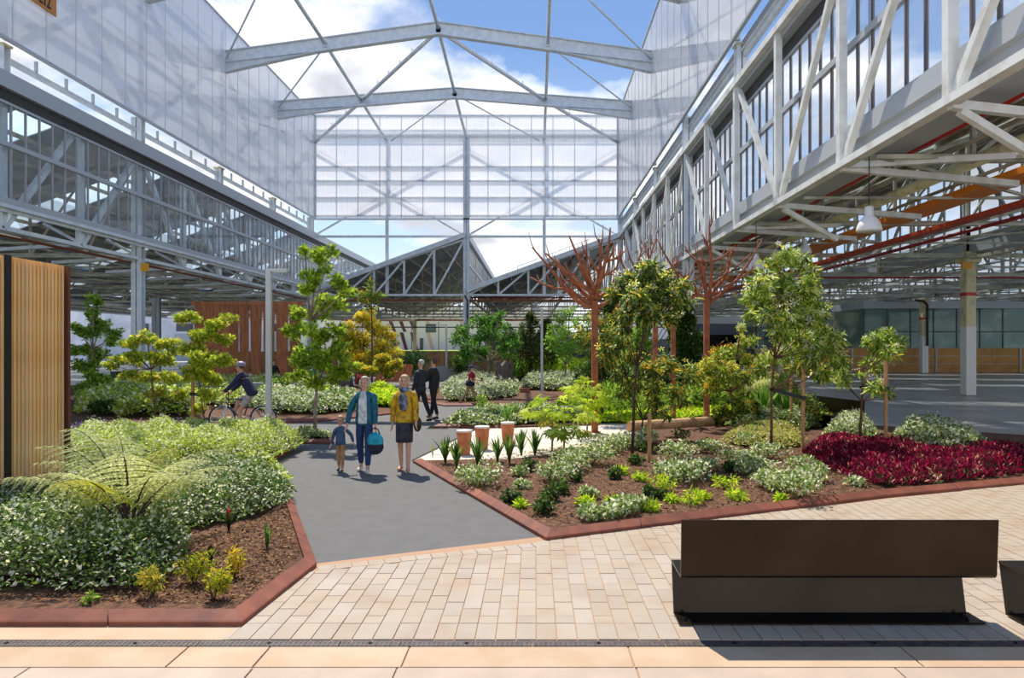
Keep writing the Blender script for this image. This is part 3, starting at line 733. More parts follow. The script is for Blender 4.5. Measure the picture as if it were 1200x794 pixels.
# slit between glazed strips and translucent walls: gutter beam + small panels
for nm, x, sg, lb in (('trim_3', -17.5, 1, 'steel eaves beam below the translucent wall, long glazed strip side'), ('trim_4', 6.9, -1, 'steel eaves beam below the translucent wall, benches side')):
    o = MB().box((x-.12, 3, 11.55), (x+.02, 53.2, 11.72)).box((x-.2, 3, 11.72), (x-.1, 53.2, 11.78)).build(nm, M['steel']); struct(o, lb)
    z = 53.2; mb = MB()
    while z > 3: mb.box((x-.05, z-.03, 11.7), (x+.05, z+.03, 12.1)); z -= 1.54
    tag(mb.build('stud_row', M['steel_g'], o), kind='stuff')
    if sg < 0:
        z = 53.2 - 1.54; me = MB().box((-.02, .05, 0), (.02, 1.49, .36)).mesh('fascia_panel', mat('fascia_panel', lin(170,172,176), .5))
        while z > 3:
            if seen(x, x, z, z+1.5, 11.7, 12.1): inst('fascia_panel', me, o, (x-.1, z, 11.76))
            z -= 1.54

# cross trusses of every sawtooth bay
def bt_mesh(w, h0=.45, h1=4.3, m=None, r=.09):
    n = 5; bc = MB().box((0,-.07,-.08), (w,.07,.08)); tcd = MB().bar((0,0,h0), (w,0,h1), .13, .15)
    wb_ = MB(); H = lambda u: h0+(h1-h0)*u
    for i in range(1, n+1): u = i/n; wb_.bar((u*w,0,0), (u*w,0,H(u)), r)
    for i in range(n): wb_.bar((i/n*w,.02,0), ((i+1)/n*w,.02,H((i+1)/n)), r*.85)
    return bc.mesh('bottom_chord', m), tcd.mesh('top_chord', m), wb_.mesh('web', m)
def crosstruss(meshes, x, y, lab, grp, z=6.15):
    t = thing('sawtooth_truss', lab, 'truss', (x, y, z), group=grp)
    inst('bottom_chord', meshes[0], t); inst('top_chord', meshes[1], t); inst('web', meshes[2], t); return t
mI = bt_mesh(11.9, m=M['truss_in']); mS = bt_mesh(11.7, m=M['steel'], r=.16)
bays = [(7.05,'first bay behind the benches'),(19.2,'second bay behind the benches'),(31.3,'third bay behind the benches'),(43.4,'fourth bay behind the benches'),
        (-29.4,'bay behind the long glazed strip'),(-41.5,'second bay behind the long glazed strip')]
for bx, bn in bays:
    k = 0; y = 99.4
    while y > 6:
        if seen(bx, bx+12, y, y, 6.1, 10.6, 0):
            crosstruss(mI, bx, y, f'cream roof truss, {ordn(k)} from the far end, {bn}', 'cross trusses under the sawtooth roofs')
        k += 1; y -= 7.7
for bx, bn in ((-17.2, 'between the corner and the central column'), (-5.2, 'between the central column and the tree sculptures')):
    crosstruss(mS, bx, 53.1, f'pale gable truss of the end wall {bn}', None)
    for k in range(1, 7): crosstruss(mI, bx, 53.2+7.7*k, f'cream roof truss {bn}, {ordn(k-1)} beyond the gable', 'cross trusses behind the end wall')
    t = thing('roof_edge', f'pale verge flashing of the gable {bn}', 'flashing', (bx, 53.0, 6.6))
    MB().bar((-.1,0,0), (11.75,0,4.3), .5, .16).bar((-.1,-.2,-.12), (11.75,-.2,4.18), .08, .34).build('flashing', M['steel'], t)
# gable handrail
t = thing('roof_handrail', 'thin safety handrail on the roof slope beside the central column', 'handrail', (-3.0, 55, 7.6))
MB().tube([(1.6,0,1.0),(7.4,0,3.2)], .03, 6).build('rail', M['steel'], t)
for k in range(5): MB().tube([(1.6+k*1.4,0,1.0+k*.53),(1.6+k*1.4,0,.1+k*.5)], .03, 6).build('rail_post', M['steel'], t)
# longitudinal interior trusses
for x, b in ((19.1,'first'),(31.2,'second'),(43.3,'third')):
    for k, (y0, y1) in enumerate(((30.1,53.2),(53.2,76.3),(76.3,99.4))):
        if seen(x,x,y0,y1,6,10.7,0): longtruss(x, y0, y1, f'cream lattice truss under the {b} glazed upright, {ordn(2-k)} span from the far end', M['truss_in'], simple=True, group='lattice trusses under the glazed uprights')
if 1: longtruss(19.1, 7.0, 30.1, 'cream lattice truss below the first glazed upright, passing over the big white footed column', M['truss_in'], simple=True)
for k, (y0, y1) in enumerate(((30.1,53.2),(53.2,76.3),(76.3,99.4))): longtruss(-29.5, y0, y1, f'cream lattice truss deep behind the timber screen, {ordn(2-k)} span from the far end', M['truss_in'], simple=True, group='lattice trusses behind the timber screen')
# horizontal cross ties just under the roof (dense steelwork at the horizon)
for bx, bn in bays[:3] + bays[4:5]:
    mb = MB(); y = 14.0
    while y < 99:
        mb.bar((bx, y, 6.0), (bx+12, y, 6.0), .09); mb.bar((bx, y, 6.0), (bx+6, y+3.85, 6.0), .07); mb.bar((bx+6, y+3.85, 6.0), (bx+12, y, 6.0), .07); mb.bar((bx, y+3.85, 6.0), (bx+12, y+3.85, 6.0), .07)
        y += 7.7
    for u in (2, 4, 8, 10): mb.bar((bx+u, 12, 6.35), (bx+u, 99, 6.35), .07)
    o = tag(mb.build('ceiling_tie_lattice', M['truss_in']), f'cream horizontal tie lattice at chord level in the {bn}', 'bracing', kind='stuff')
# columns under the roofs
column('thick column with white painted foot and red band on the open grey floor', 19.1, 30.1, 6.3, M['cream'], .44, white=3.0)
c2 = column('distant white footed column with a black drainpipe before the timber hoarding', 31.6, 55.5, 6.3, M['cream'], .5, white=3.0)
MB().tube([(-.9,-.36,5.9),(-.2,-.36,5.8),(.1,-.36,5.5),(.1,-.36,2.2)], .09, 8).build('drainpipe', M['black'], c2)['label'] = 'black drainpipe'
column('distant cream column beyond the end wall in line with the long glazed strip', XL, 99.4, 6.2, M['cream'], .5)
column('cream column beyond the end wall halfway down the long glazed strip line', XL, 76.3, 6.2, M['steel_g'], .5)
column('cream column behind the central column of the end wall', XM, 76.3, 6.2, M['cream'], .5)
column('cream column behind the dark hedge shrubs', XR, 76.3, 6.2, M['cream'], .5)
column('dark column under the roofs behind the maples', -29.5, 53.2, 6.2, M['steel_g'], .6)
column('far dark column under the roofs behind the maples', -29.5, 76.3, 6.2, M['steel_g'], .6)
column('far cream column under the roofs behind the flowering tree', 19.1, 53.2, 6.2, M['cream'], .45)
# knee braces of the trusses over the garden edge
for side, x, sg in (('long glazed strip', XL, 1), ('benches', XR, 1)):
    for k in range(12):
        y = 10.85 + 3.85*k
        if y > 53: break
        if sg and x > 0:
            if not seen(x, x+3, y, y, 5, 6.4, 0): continue
            t = thing('chord_strut', f'white outrigger strut from the chord above the benches, {ordn(k)} along', 'strut', (x, y, 6.0), group='outrigger struts above the benches')
            MB().bar((0,0,-.05), (4.2,.6,-.25), .14).build('arm', M['steel_w'], t); MB().bar((.15,0,-.15), (1.7,.2,-1.1 if k % 2 else -.95), .12).build('diagonal', M['steel_w'], t) if k % 2 == 0 else MB().bar((0,0,0),(2.9,-1.2,-.12),.12).build('diagonal', M['steel_w'], t)
        else:
            if not seen(x-3, x, y, y, 5, 6.4, 0): continue
            t = thing('chord_strut', f'pale strut from the chord under the long glazed strip, {ordn(k)} along', 'strut', (x, y, 6.0), group='struts under the long glazed strip')
            MB().bar((0,0,.05), (-4.2,.6,-.1), .13).build('arm', M['steel'], t); MB().bar((0,0,.1), (-1.4,0,.85), .1).build('diagonal', M['steel'], t)
# lower chord beam that links strut ends on the benches side
t = thing('lower_chord_tube', 'cream round tube running under the roof beside the red sprinkler pipe', 'pipe', (9.6, 8, 5.9)); MB().tube([(0,0,.25),(0,45,.25)], .14, 10).build('tube', M['cream'], t, smooth=True)
# services
def pipe(lab, pts, r, m, cat='pipe', clamps=0, box=None):
    t = thing('service_pipe' if cat == 'pipe' else 'cable_tray', lab, cat, pts[0]); O = Vector(pts[0]); q = [tuple(Vector(p)-O) for p in pts]
    if box:
        mb = MB()
        for a, b in zip(q[:-1], q[1:]): mb.bar(a, b, box[0], .02); mb.bar((a[0]-box[0]/2,a[1],a[2]+box[1]/2), (b[0]-box[0]/2,b[1],b[2]+box[1]/2), .02, box[1]); mb.bar((a[0]+box[0]/2,a[1],a[2]+box[1]/2), (b[0]+box[0]/2,b[1],b[2]+box[1]/2), .02, box[1])
        mb.build('tray', m, t)
        rg_ = MB(); L_ = (Vector(q[1])-Vector(q[0])); k = int(L_.length/.6)
        for i in range(k): c = L_*((i+.5)/k); rg_.box((c.x-box[0]/2, c.y-.04, c.z+.02), (c.x+box[0]/2, c.y+.04, c.z+.05))
        tag(rg_.build('rung_row', m, t), kind='stuff')
    else: MB().tube(q, r, 10).build('tube', m, t, smooth=True)
    for i in range(clamps):
        c = Vector(q[0]).lerp(Vector(q[1]), (i+.5)/clamps)
        MB().tube([(c.x, c.y-.04, c.z), (c.x, c.y+.04, c.z)], r*1.25, 10).build('clamp', M['black'] if i % 2 else m, t)
        MB().tube([(c.x, c.y, c.z), (c.x, c.y, c.z+1.2)], .012, 5).build('hanger', M['steel_g'], t)
    return t
pipe('thick bright red sprinkler pipe under the roof above the benches', [(8.5,7,6.6),(8.5,21,6.6),(8.2,21.3,6.6),(8.2,21.6,6.6)], .13, M['red'], clamps=8)
pipe('second red sprinkler pipe continuing behind the rust coloured tree sculptures', [(8.4,21.6,6.45),(8.4,52,6.45)], .10, M['red'], clamps=3)
pipe('wide orange cable tray hanging over the open grey floor', [(11.3,9,6.0),(11.3,44,6.0)], .1, M['orange'], 'cable tray', box=(.75,.16))
pipe('narrow red orange cable tray beside the wide orange tray', [(12.7,9,5.78),(12.7,48,5.78)], .1, M['rorange'], 'cable tray', box=(.34,.12))
pipe('slim maroon pipe beside the orange cable trays', [(13.5,9,5.72),(13.5,50,5.72)], .06, M['maroon'])
pipe('maroon cross pipe under the trusses over the white footed column', [(9,31,5.25),(32,31,5.25)], .045, M['maroon'])
pipe('brown red pipe under the chord of the long glazed strip', [(-17.75,9,5.82),(-17.75,53,5.82)], .05, mat('brown_red', lin(128,60,44), .5))
pipe('orange brown pipe crossing under the gables of the end wall', [(-17.4,53.4,5.75),(6.5,53.4,5.75)], .07, mat('brown_orange', lin(150,78,48), .6))
pipe('dark red pipe just under the gable chord by the tree sculptures', [(-5,53.5,5.98),(6.5,53.5,5.98)], .05, M['maroon'])
pipe('rust orange fascia pipe at the far end of the roofs', [(-28,99,6.0),(19,99,6.0)], .12, mat('fascia_brown', lin(150,84,60), .6))
pipe('dark fascia tube at the far end of the roofs', [(-28,99.2,5.0),(19,99.2,5.0)], .10, M['black'])
t = thing('strip_light', 'long white strip light hanging over the open grey floor', 'light', (22, 33, 6.0)); MB().box((-.12,0,-.1), (.12,13,.05)).build('housing', M['white'], t)
for k in range(3): MB().tube([(0,1+k*5,0),(0,1+k*5,1)], .02, 5).build('hanger', M['steel_g'], t)
def pendant(px, py, Y, d, lab):
    x, y, z = P3(px, py, Y); t = thing('pendant_light', lab, 'light', (x, y, z))
    r = d/2; MB().lathe([(r,0),(r*1.02,r*.12),(r*.93,r*.5),(r*.72,r*.95),(r*.42,r*1.25),(r*.34,r*1.35),(r*.34,r*2.0),(r*.2,r*2.1)], n=24).build('shade', M['white'], t, smooth=True)
    MB().tube([(0,0,r*2.05),(0,0,(6.62 + max(0, ((x-7) if x > 7 else (x+5.2)))/12.05*4.3 - z))], .012, 6).build('suspension_cord', M['black'], t)
    MB().lathe([(r*.86,r*.05),(r*.5,r*.02)], n=20).build('lens', M['steel_g'], t)
pendant(1018.5, 271, 14.3, .50, 'large white bell pendant light hanging under the roof above the benches')
pendant(943, 297, 25, .50, 'white bell pendant light behind the tall flowering tree')
pendant(886, 316, 22, .50, 'white bell pendant light beside the rust tree sculpture')
pendant(628, 362, 58, .6, 'small distant white pendant light above the dark conifer')
pendant(687, 362, 58, .6, 'small distant white pendant light beside the rust sculpture trunk')
# small yellow bay signs
for x, y, z, lb, s in ((XR+12.3, 29.86, 5.75, 'small yellow bay sign on the white footed column', .3), (XL+.38, 29.95, 5.6, 'small yellow bay sign by the pale column of the glazed strip', .24)):
    tag(MB().box((x-s/1.4, y-.02, z-s/1.4), (x+s/1.4, y+.02, z+s/1.4)).build('bay_sign', mat('yellow_sign', lin(226,160,30), .5)), lb, 'sign')
# orange number sign on the translucent wall
t = thing('number_sign', 'orange number sign fixed to the translucent wall at the top corner', 'sign', (-17.06, 23.0, 13.83))
MB().box((0, 0, 0), (.05, 1.27, 1.3)).build('sign_board', mat('sign_orange', lin(196,124,40), .5), t)
fc = bpy.data.curves.new('number', 'FONT'); fc.body = '212'; fc.size = .62; fc.extrude = .008; fc.align_x = 'CENTER'; fc.space_character = 1.0; fc.offset = .012; fc.materials.append(M['black'])
fo = text_obj('lettering', fc); fo.parent = t; fo.location = (.06, .68, .12); fo.rotation_euler = (PI/2, 0, PI/2); fo.scale = (.62, 1, 1)
# ================================================================== planting
R = np.random.default_rng(11); RR = random.Random(11)
HB = .055                                   # height of the mulch
GREEN = [(70,110,44),(92,134,52),(118,158,60),(60,92,46)]
# palettes (sRGB)
P_JAS = ([(60,88,44),(82,110,54),(102,126,66),(208,210,180),(232,230,208)], [4,4,3,2.2,1.6])
P_JASL = ([(120,146,52),(148,168,66),(170,186,86),(228,224,176),(242,236,204)], [3,4,3,2.4,1.8])
P_VAR = ([(84,112,58),(108,134,72),(130,152,92),(214,214,186),(234,230,206)], [3,3,2.4,2.6,2])
P_LIME = ([(140,176,40),(170,200,50),(196,216,72),(112,150,40)], [2,3,2,1.5])
P_DK = ([(54,78,38),(68,94,46),(88,114,54),(42,60,32)], [3,3,2,2])
P_GR = ([(104,136,52),(128,160,64),(154,184,84),(80,110,46)], [3,3,2,2])
P_RED = ([(124,22,62),(150,30,82),(92,16,50),(66,16,38),(190,140,140),(80,74,48)], [4,2.4,3,3,.9,.5])

def blob_leaves(cx, cy, cz, r, n, size, palette, tpl='oval', rng=None, squash=.8, droop=0., out=.6, shell=.45):
    """leaves through an ellipsoid, denser to the outside"""
    rng = rng or R
    d = nrm(rng.normal(0, 1, (n, 3))); rad = r * (shell + (1-shell) * rng.random(n) ** .6)
    P = d * rad[:, None]; P[:, 2] *= squash; P += np.array([cx, cy, cz])
    D = nrm(d * out + rng.normal(0, .6, (n, 3)) + np.array([0, 0, -droop]))
    S = size * rng.uniform(.65, 1.25, n)
    return leafdata(P, D, S, pal(rng, n, *palette), tpl, rng)

def ground_mass(name, label, poly, n, h, size, palette, cat='ground cover', tpl='oval', bump=.5, freq=1.6, m='leaf', up=.55, under=True, flowers=None, group=None):
    x, y = smp(poly, n, R)
    # distance to the edge lowers the mound
    e = np.full(x.shape, 9.0)
    for i in range(len(poly)):
        a = np.array(poly[i]); b = np.array(poly[(i+1) % len(poly)]); ab = b-a
        t = np.clip(((x-a[0])*ab[0]+(y-a[1])*ab[1]) / (ab@ab), 0, 1); e = np.minimum(e, np.hypot(x-a[0]-t*ab[0], y-a[1]-t*ab[1]))
    prof = np.clip(e / .35, .12, 1) ** .6
    hf = lambda X, Y: .5+.5*np.sin(X*freq*2.1+1.3)*np.cos(Y*freq*1.7+.6)*.6+.2*np.sin(X*freq*5.3+Y*freq*4.1)
    hh = h * prof * (1-bump+bump*hf(x, y)*1.4)
    z = HB + hh * (.35 + .65 * R.random(n) ** .45)
    P = np.stack([x, y, z], 1); D = nrm(np.stack([R.normal(0, 1, n), R.normal(0, 1, n), R.normal(up, .5, n)], 1))
    S = size * R.uniform(.6, 1.3, n)
    parts = [leafdata(P, D, S, pal(R, n, *palette), tpl, R)]
    if flowers:
        k, fs, fp = flowers; i = R.choice(n, k); Q = P[i].copy(); Q[:, 2] = HB + hh[i] * R.uniform(.9, 1.15, k)
        parts.append(leafdata(Q, nrm(R.normal(0, 1, (k, 3))), fs * R.uniform(.7, 1.2, k), pal(R, k, *fp), 'flower', R, tilt=.5))
    o = leaves(name, parts, M[m]); tag(o, label, cat, group, 'stuff')
    if under:       # dark green mound below the leaves, hiding the mulch
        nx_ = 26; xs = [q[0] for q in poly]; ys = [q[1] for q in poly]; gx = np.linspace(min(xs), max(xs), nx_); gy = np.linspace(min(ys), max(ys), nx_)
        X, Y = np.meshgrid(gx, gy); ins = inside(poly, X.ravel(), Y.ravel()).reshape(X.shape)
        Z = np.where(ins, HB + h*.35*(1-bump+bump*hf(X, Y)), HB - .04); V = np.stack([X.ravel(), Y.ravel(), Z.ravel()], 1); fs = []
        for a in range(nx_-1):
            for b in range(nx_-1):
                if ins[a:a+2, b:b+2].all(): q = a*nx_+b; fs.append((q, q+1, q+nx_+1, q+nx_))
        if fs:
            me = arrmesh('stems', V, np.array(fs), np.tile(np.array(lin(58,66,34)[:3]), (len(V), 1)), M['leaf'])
            s = bpy.data.objects.new('under_mound', me); COL.objects.link(s); s.parent = o; tag(s, kind='stuff')
    return o

def shrub(name, label, px, py, w, palette, size=.05, n=260, hk=.75, tpl='oval', cat='shrub', group=None, flowers=None, m='leaf', up=0.35, hb=HB):
    """small shrub: px,py foot, w width in pixels"""
    x, y = G(px, py); s = y/F; r = w*s/2; h = 2*r*hk; ex_ = 1
    t = thing(name, label, cat, (x, y, hb), group=group)
    k = max(3, n // 90); parts = []
    for i in range(k):
        a = RR.uniform(0, 2*PI); q = r*.55*math.sqrt(RR.random()); rr = r*RR.uniform(.42, .6)
        parts.append(blob_leaves(q*math.cos(a), q*math.sin(a), max(rr*.6, h*RR.uniform(.35, .65)), rr, n//k, size, palette, tpl, squash=min(1, hk*1.2)))
    if flowers:
        c, fs, fp = flowers; d = nrm(R.normal(0, 1, (c, 3))); d[:, 2] = abs(d[:, 2]); P = d*np.array([r*.85, r*.85, h*.85])
        parts.append(leafdata(P, nrm(R.normal(0, 1, (c, 3))), fs*R.uniform(.7, 1.2, c), pal(R, c, *fp), 'flower', R, tilt=.5))
    o = leaves('foliage', parts, M[m], t); o['kind'] = 'stuff'
    st = MB()
    for i in range(4):
        a = RR.uniform(0, 2*PI); st.tube([(0,0,-.02), (r*.25*math.cos(a), r*.25*math.sin(a), h*.3), (r*.5*math.cos(a), r*.5*math.sin(a), h*.6)], [.008,.006,.003], 5)
    tag(st.build('twigs', M['barkd'], t), kind='stuff')
    return t

def tree(name, label, base, crown, leaf, trunk=.04, cat='tree', bark='bark', fork=.5, stake=None, tie=None, flowers=None, spread=.5, Y=None, group=None, lean=None, twigs=2, m='leaf', hb=HB, trunkpath=None):
    """base (px,py) foot; crown: list of (px,py,r_px) clumps; leaf: dict"""
    x, y = G(*base) if Y is None else (P3(base[0], base[1], Y)[0], Y)
    s = y/F; t = thing(name, label, cat, (x, y, hb), group=group)
    cl = []
    wmax = max(c[0]+c[2] for c in crown) - min(c[0]-c[2] for c in crown)
    for (cx, cy, cr) in crown:
        q = P3(cx, cy, y); dy = RR.uniform(-1, 1) * wmax * s * .5 * spread
        k_ = (y+dy)/y; X = q[0]*k_; Z = HC + (q[2]-HC)*k_
        cl.append((X-x, dy, Z-hb, cr*s))
    top = max(cl, key=lambda c: c[2])
    zf = min(c[2]-c[3]*.6 for c in cl); zf = max(zf, .25)
    if trunkpath: tp = [Vector((P3(a, b, y)[0]-x, 0, P3(a, b, y)[2]-hb)) for a, b in trunkpath]; tp[0].z = -.03
    else: tp = [Vector((0,0,-.03)), Vector((RR.uniform(-.03,.03), 0, zf*.55)), Vector((RR.uniform(-.04,.04), RR.uniform(-.04,.04), zf)), Vector((top[0]*.5, top[1]*.5, (zf+top[2])/2)), Vector((top[0]*.9, top[1]*.9, top[2]))]
    n = len(tp); MB().tube(tp, [trunk*(1-.8*i/(n-1)) for i in range(n)], 8).build('trunk', M[bark], t, smooth=True)
    parts = []; br = MB()
    for (cx, cy, cz, cr) in cl:
        zs_ = RR.uniform(.25, .75); 
        # start on the trunk lower than the clump
        j = min(range(n), key=lambda i: abs(tp[i].z - max(zf*.8, cz*.72))); st = tp[min(j, n-1)]
        e = Vector((cx, cy, cz)); mid = st.lerp(e, .5) + Vector((0, 0, -.06*(e-st).length))
        if (e-st).length > .05: br.tube([st, mid, e], [trunk*.42, trunk*.28, trunk*.1], 6)
        for _ in range(twigs):
            d = Vector((RR.gauss(0,1), RR.gauss(0,1), RR.gauss(.3,1))).normalized()*cr*.8; br.tube([e.lerp(mid, .2), e+d], [trunk*.14, trunk*.04], 4)
        k = max(12, int(1.35*leaf['n'] * (cr**2) / sum(c[3]**2 for c in cl)))
        # sub-clumps for an airy crown
        sub = leaf.get('sub', 5)+2
        for _ in range(sub):
            d = nrm(R.normal(0, 1, (1, 3)))[0]*cr*RR.uniform(.4, 1.05)
            parts.append(blob_leaves(cx+d[0], cy+d[1], cz+d[2]*leaf.get('sq', .8), cr*leaf.get('subr', .58), k//sub, leaf['size'], leaf['pal'], leaf.get('tpl', 'oval'), droop=leaf.get('droop', 0), squash=leaf.get('sq', .8), shell=.2))
            if flowers and RR.random() < flowers.get('p', 1):
                c = max(1, int(k//sub*flowers['f'])); q = nrm(R.normal(0, 1, (c, 3))); q[:, 2] = abs(q[:, 2])*.8+.1
                fpz = np.array([cx+d[0], cy+d[1], cz+d[2]*.8]) + q*cr*.64 if flowers.get('clump') is None else np.array([cx+d[0], cy+d[1], cz+d[2]*.8]) + q[:1]*cr*.5 + R.normal(0, flowers['clump'], (c, 3))
                parts.append(leafdata(fpz, nrm(R.normal(0, 1, (c, 3))), flowers['s']*R.uniform(.7, 1.3, c), pal(R, c, *flowers['pal']), 'flower', R, tilt=.7))
    tag(br.build('branches', M[bark], t, smooth=True), kind='stuff')
    o = leaves('foliage', parts, M[m], t); o['kind'] = 'stuff'
    return t

def stake(lab, px, py, top, w=.05, dy=0):
    x, y = G(px, py); z = HC - (top-VY)/F*y
    t = tag(MB().box((x-w/2, y-w/2, 0), (x+w/2, y+w/2, z)).build('timber_stake', M['stake'], bevel=.004), lab, 'stake'); return (x, y, z)
def tie(lab, p0, p1):      # black strap between a stake and a trunk
    tag(MB().bar(p0, p1, .012, .07).tube([(p1[0]-.03,p1[1]-.03,p1[2]),(p1[0]+.04,p1[1],p1[2]),(p1[0]-.03,p1[1]+.03,p1[2])], .03, 6).bar((p0[0],p0[1]-.035,p0[2]-.04),(p0[0],p0[1]-.035,p0[2]+.04),.08,.02).build('tree_tie', M['black']), lab, 'strap')

# ---------------- ground cover masses
front_poly = [(-6.1, 5.32), G(35,706), G(105,702), G(150,706), G(200,690), G(222,660), G(222,632), G(255,622), G(305,612), G(338,598), G(346,586), G(330,563), G(150,563), (-7.6, 8.9)]
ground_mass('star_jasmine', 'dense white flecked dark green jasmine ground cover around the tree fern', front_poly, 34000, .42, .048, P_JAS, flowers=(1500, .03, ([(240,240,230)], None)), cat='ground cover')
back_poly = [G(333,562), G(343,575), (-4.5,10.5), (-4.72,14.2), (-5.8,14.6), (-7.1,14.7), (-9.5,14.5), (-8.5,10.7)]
ground_mass('variegated_jasmine', 'sunny yellow green and cream ground cover mounding beside the asphalt path', back_poly, 38000, .58, .052, P_JASL, flowers=(1500, .035, ([(244,242,226)], None)), bump=.3)  # same jasmine as the front, sunnier look put into its lighter palette
slope = [(-10.5,9.4),(-6.9,9.9),(-8.4,10.9),(-9.5,14.7),(-11.8,14.8)]
ground_mass('low_foliage', 'shaded mixed green foliage behind the timber batten screen', slope, 3500, .5, .08, P_GR, under=False)

# bark chips on the visible mulch
def chips(lab, poly, n, s=.035):
    x, y = smp(poly, n, R); P = np.stack([x, y, np.full(n, HB+.004)], 1); D = np.stack([R.normal(0,1,n), R.normal(0,1,n), R.normal(.12,.2,n)], 1)
    o = leaves('bark_chips', [leafdata(P, D, s*R.uniform(.4, 1.3, n), pal(R, n, [(112,84,66),(82,58,46),(142,112,88),(60,44,36),(160,132,104)]), 'oval', R, tilt=.5)], M['petal']); tag(o, lab, 'mulch', kind='stuff')
chips('loose bark chips strewn by the corner of the tree fern bed', [G(30,712), G(283,716), G(352,655), G(343,600), G(215,640)], 7000)
chips('loose bark chips strewn over the wide mulch bed', [G(490,544), G(640,624), G(850,598), G(1190,560), G(1000,520), G(700,520), G(560,540)], 16000, .045)

# magenta planting and the cream shrubs behind it
redp = [G(940,537), G(952,548), G(985,562), G(1020,576), G(1060,576), G(1120,571), G(1196,562), (10.4,12.1), G(1160,534), G(1100,530), G(1010,524), G(960,519)]
ground_mass('magenta_foliage', 'mass of magenta leaved bedding plants beside the curved kerb', redp, 15000, .26, .085, P_RED, tpl='lance', up=1.6, bump=.35)
crm = [G(1040,524), G(1065,538), G(1120,543), G(1165,537), G(1150,522), G(1090,514), G(1050,512)]
ground_mass('cream_shrub_band', 'frothy cream and green shrubs behind the magenta plants', crm, 7000, .5, .07, P_VAR, flowers=(700, .05, ([(244,240,222)], None)))
crm2 = [G(962,520), G(1010,524), G(1030,516), G(1020,502), G(975,500)]
ground_mass('cream_shrub_clump', 'cream flecked shrub clump at the foot of the forked young tree', crm2, 3500, .5, .07, P_VAR, flowers=(300, .05, ([(244,240,222)], None)))
pale = [G(845,520), G(870,528), G(905,530), G(945,527), G(940,508), G(900,500), G(860,505)]
ground_mass('pale_fine_groundcover', 'fine pale green and lilac ground cover behind the slim staked trunk', pale, 6000, .28, .06, ([(150,158,84),(176,176,110),(120,132,70),(190,170,180)], [3,3,2,1]))

# variegated and dark shrubs in the wide bed
vs_ = [(565,570,50,'V'),(648,566,44,'V'),(668,552,52,'V'),(694,545,50,'V'),(716,532,44,'V'),(735,525,42,'V'),(764,520,34,'V'),(780,562,40,'V'),(803,566,56,'V'),(826,552,34,'V'),(795,540,44,'V'),
 (862,545,38,'V'),(886,558,46,'V'),(905,574,48,'V'),(935,584,60,'V'),(955,566,40,'V'),(902,540,40,'V'),(938,553,34,'V'),(700,612,38,'V'),(722,605,40,'V'),(742,600,30,'V'),(1003,572,20,'V'),(690,586,26,'V'),
 (606,560,22,'V'),(610,574,20,'V'),(840,532,34,'V'),(868,522,30,'V'),(1095,568,20,'V'),
 (640,592,28,'D'),(642,608,26,'D'),(657,583,18,'D'),(721,564,18,'D'),(744,548,16,'D'),(600,592,22,'D'),(617,556,18,'D'),(800,520,22,'D'),(770,590,14,'D'),(760,584,14,'D'),(678,568,16,'D'),(855,556,16,'D'),(885,516,26,'D'),(752,532,18,'D'),(828,530,20,'D')]
dsc = {'V': 'cream edged green shrub', 'D': 'small dark green shrub'}
def where(px, py):
    marks = [((523,545),'the path side strappy plants'),((565,570),'the terracotta stools'),((655,500),'the lime palmate plants'),((741,530),'the slim leaning trunk'),((761,540),'the short timber stake'),
             ((905,530),'the tall flowering tree'),((941,530),'the tall timber stake'),((975,560),'the magenta plants'),((640,630),'the kerb corner'),((860,600),'the bench side kerb'),((828,500),'the curved rust sculpture trunk')]
    m_ = sorted(marks, key=lambda q: math.hypot(q[0][0]-px, (q[0][1]-py)*1.5)); return m_[0][1], m_[1][1]
labels_used = {}
def uniq(base, px, py):
    a, b = where(px, py); l = f'{base} between {a} and {b}'; k = labels_used.get(l, 0); labels_used[l] = k+1
    return l if k == 0 else f'{ordn(k)} {base} between {a} and {b}'
for px, py, w, k in sorted(vs_, key=lambda q: -q[1]):
    if k == 'V': shrub('variegated_shrub', uniq('cream edged shrub', px, py), px, py+2, w*1.3, P_VAR, size=.062, n=int(560*(w/40)**1.4), hk=.42, group='cream edged shrubs in the wide bed', flowers=(20, .035, ([(244,240,222)], None)))
    else: shrub('dark_shrub', uniq('small dark shrub', px, py), px, py, w*1.25, P_DK, size=.07, n=190, hk=.6, group='dark shrubs in the wide bed', m='leafg')
for px, py, w in [(765,603,20),(776,577,28),(809,594,32),(850,577,26),(860,590,24),(751,568,16),(785,593,12),(730,560,14),(612,600,14),(688,598,18),(718,598,22),(826,590,12),(915,592,12)]:
    shrub('lime_perennial', uniq('bright lime perennial', px, py), px, py, w*1.2, P_LIME, size=.085, n=130, hk=.5, tpl='lance', group='lime perennials in the wide bed', cat='plant')
# left front corner plants
shrub('golden_shrub', 'feathery gold green shrub beside the rusty kerb corner', 250, 711, 40, ([(176,186,52),(150,160,44),(200,170,60),(96,110,40)], [3,3,1,2]), size=.045, n=420, hk=1.1, tpl='lance')
shrub('golden_shrub', 'feathery gold green shrub in the gap of the jasmine', 228, 692, 44, ([(160,172,48),(120,132,40),(190,160,56),(86,100,36)], [3,3,1,2]), size=.045, n=500, hk=1.1, tpl='lance')
shrub('golden_shrub', 'olive feathery shrub at the front kerb of the fern bed', 178, 707, 40, ([(150,158,60),(110,122,50),(180,160,70)], None), size=.045, n=340, hk=1.0, tpl='lance')
shrub('golden_shrub', 'single stemmed small golden shrub on bare mulch', 274, 684, 32, ([(186,180,60),(150,150,50),(200,160,50)], None), size=.045, n=260, hk=1.3, tpl='lance')
shrub('small_seedling', 'tiny green seedling on the mulch before the jasmine', 104, 714, 18, P_GR, size=.05, n=40, hk=.6)

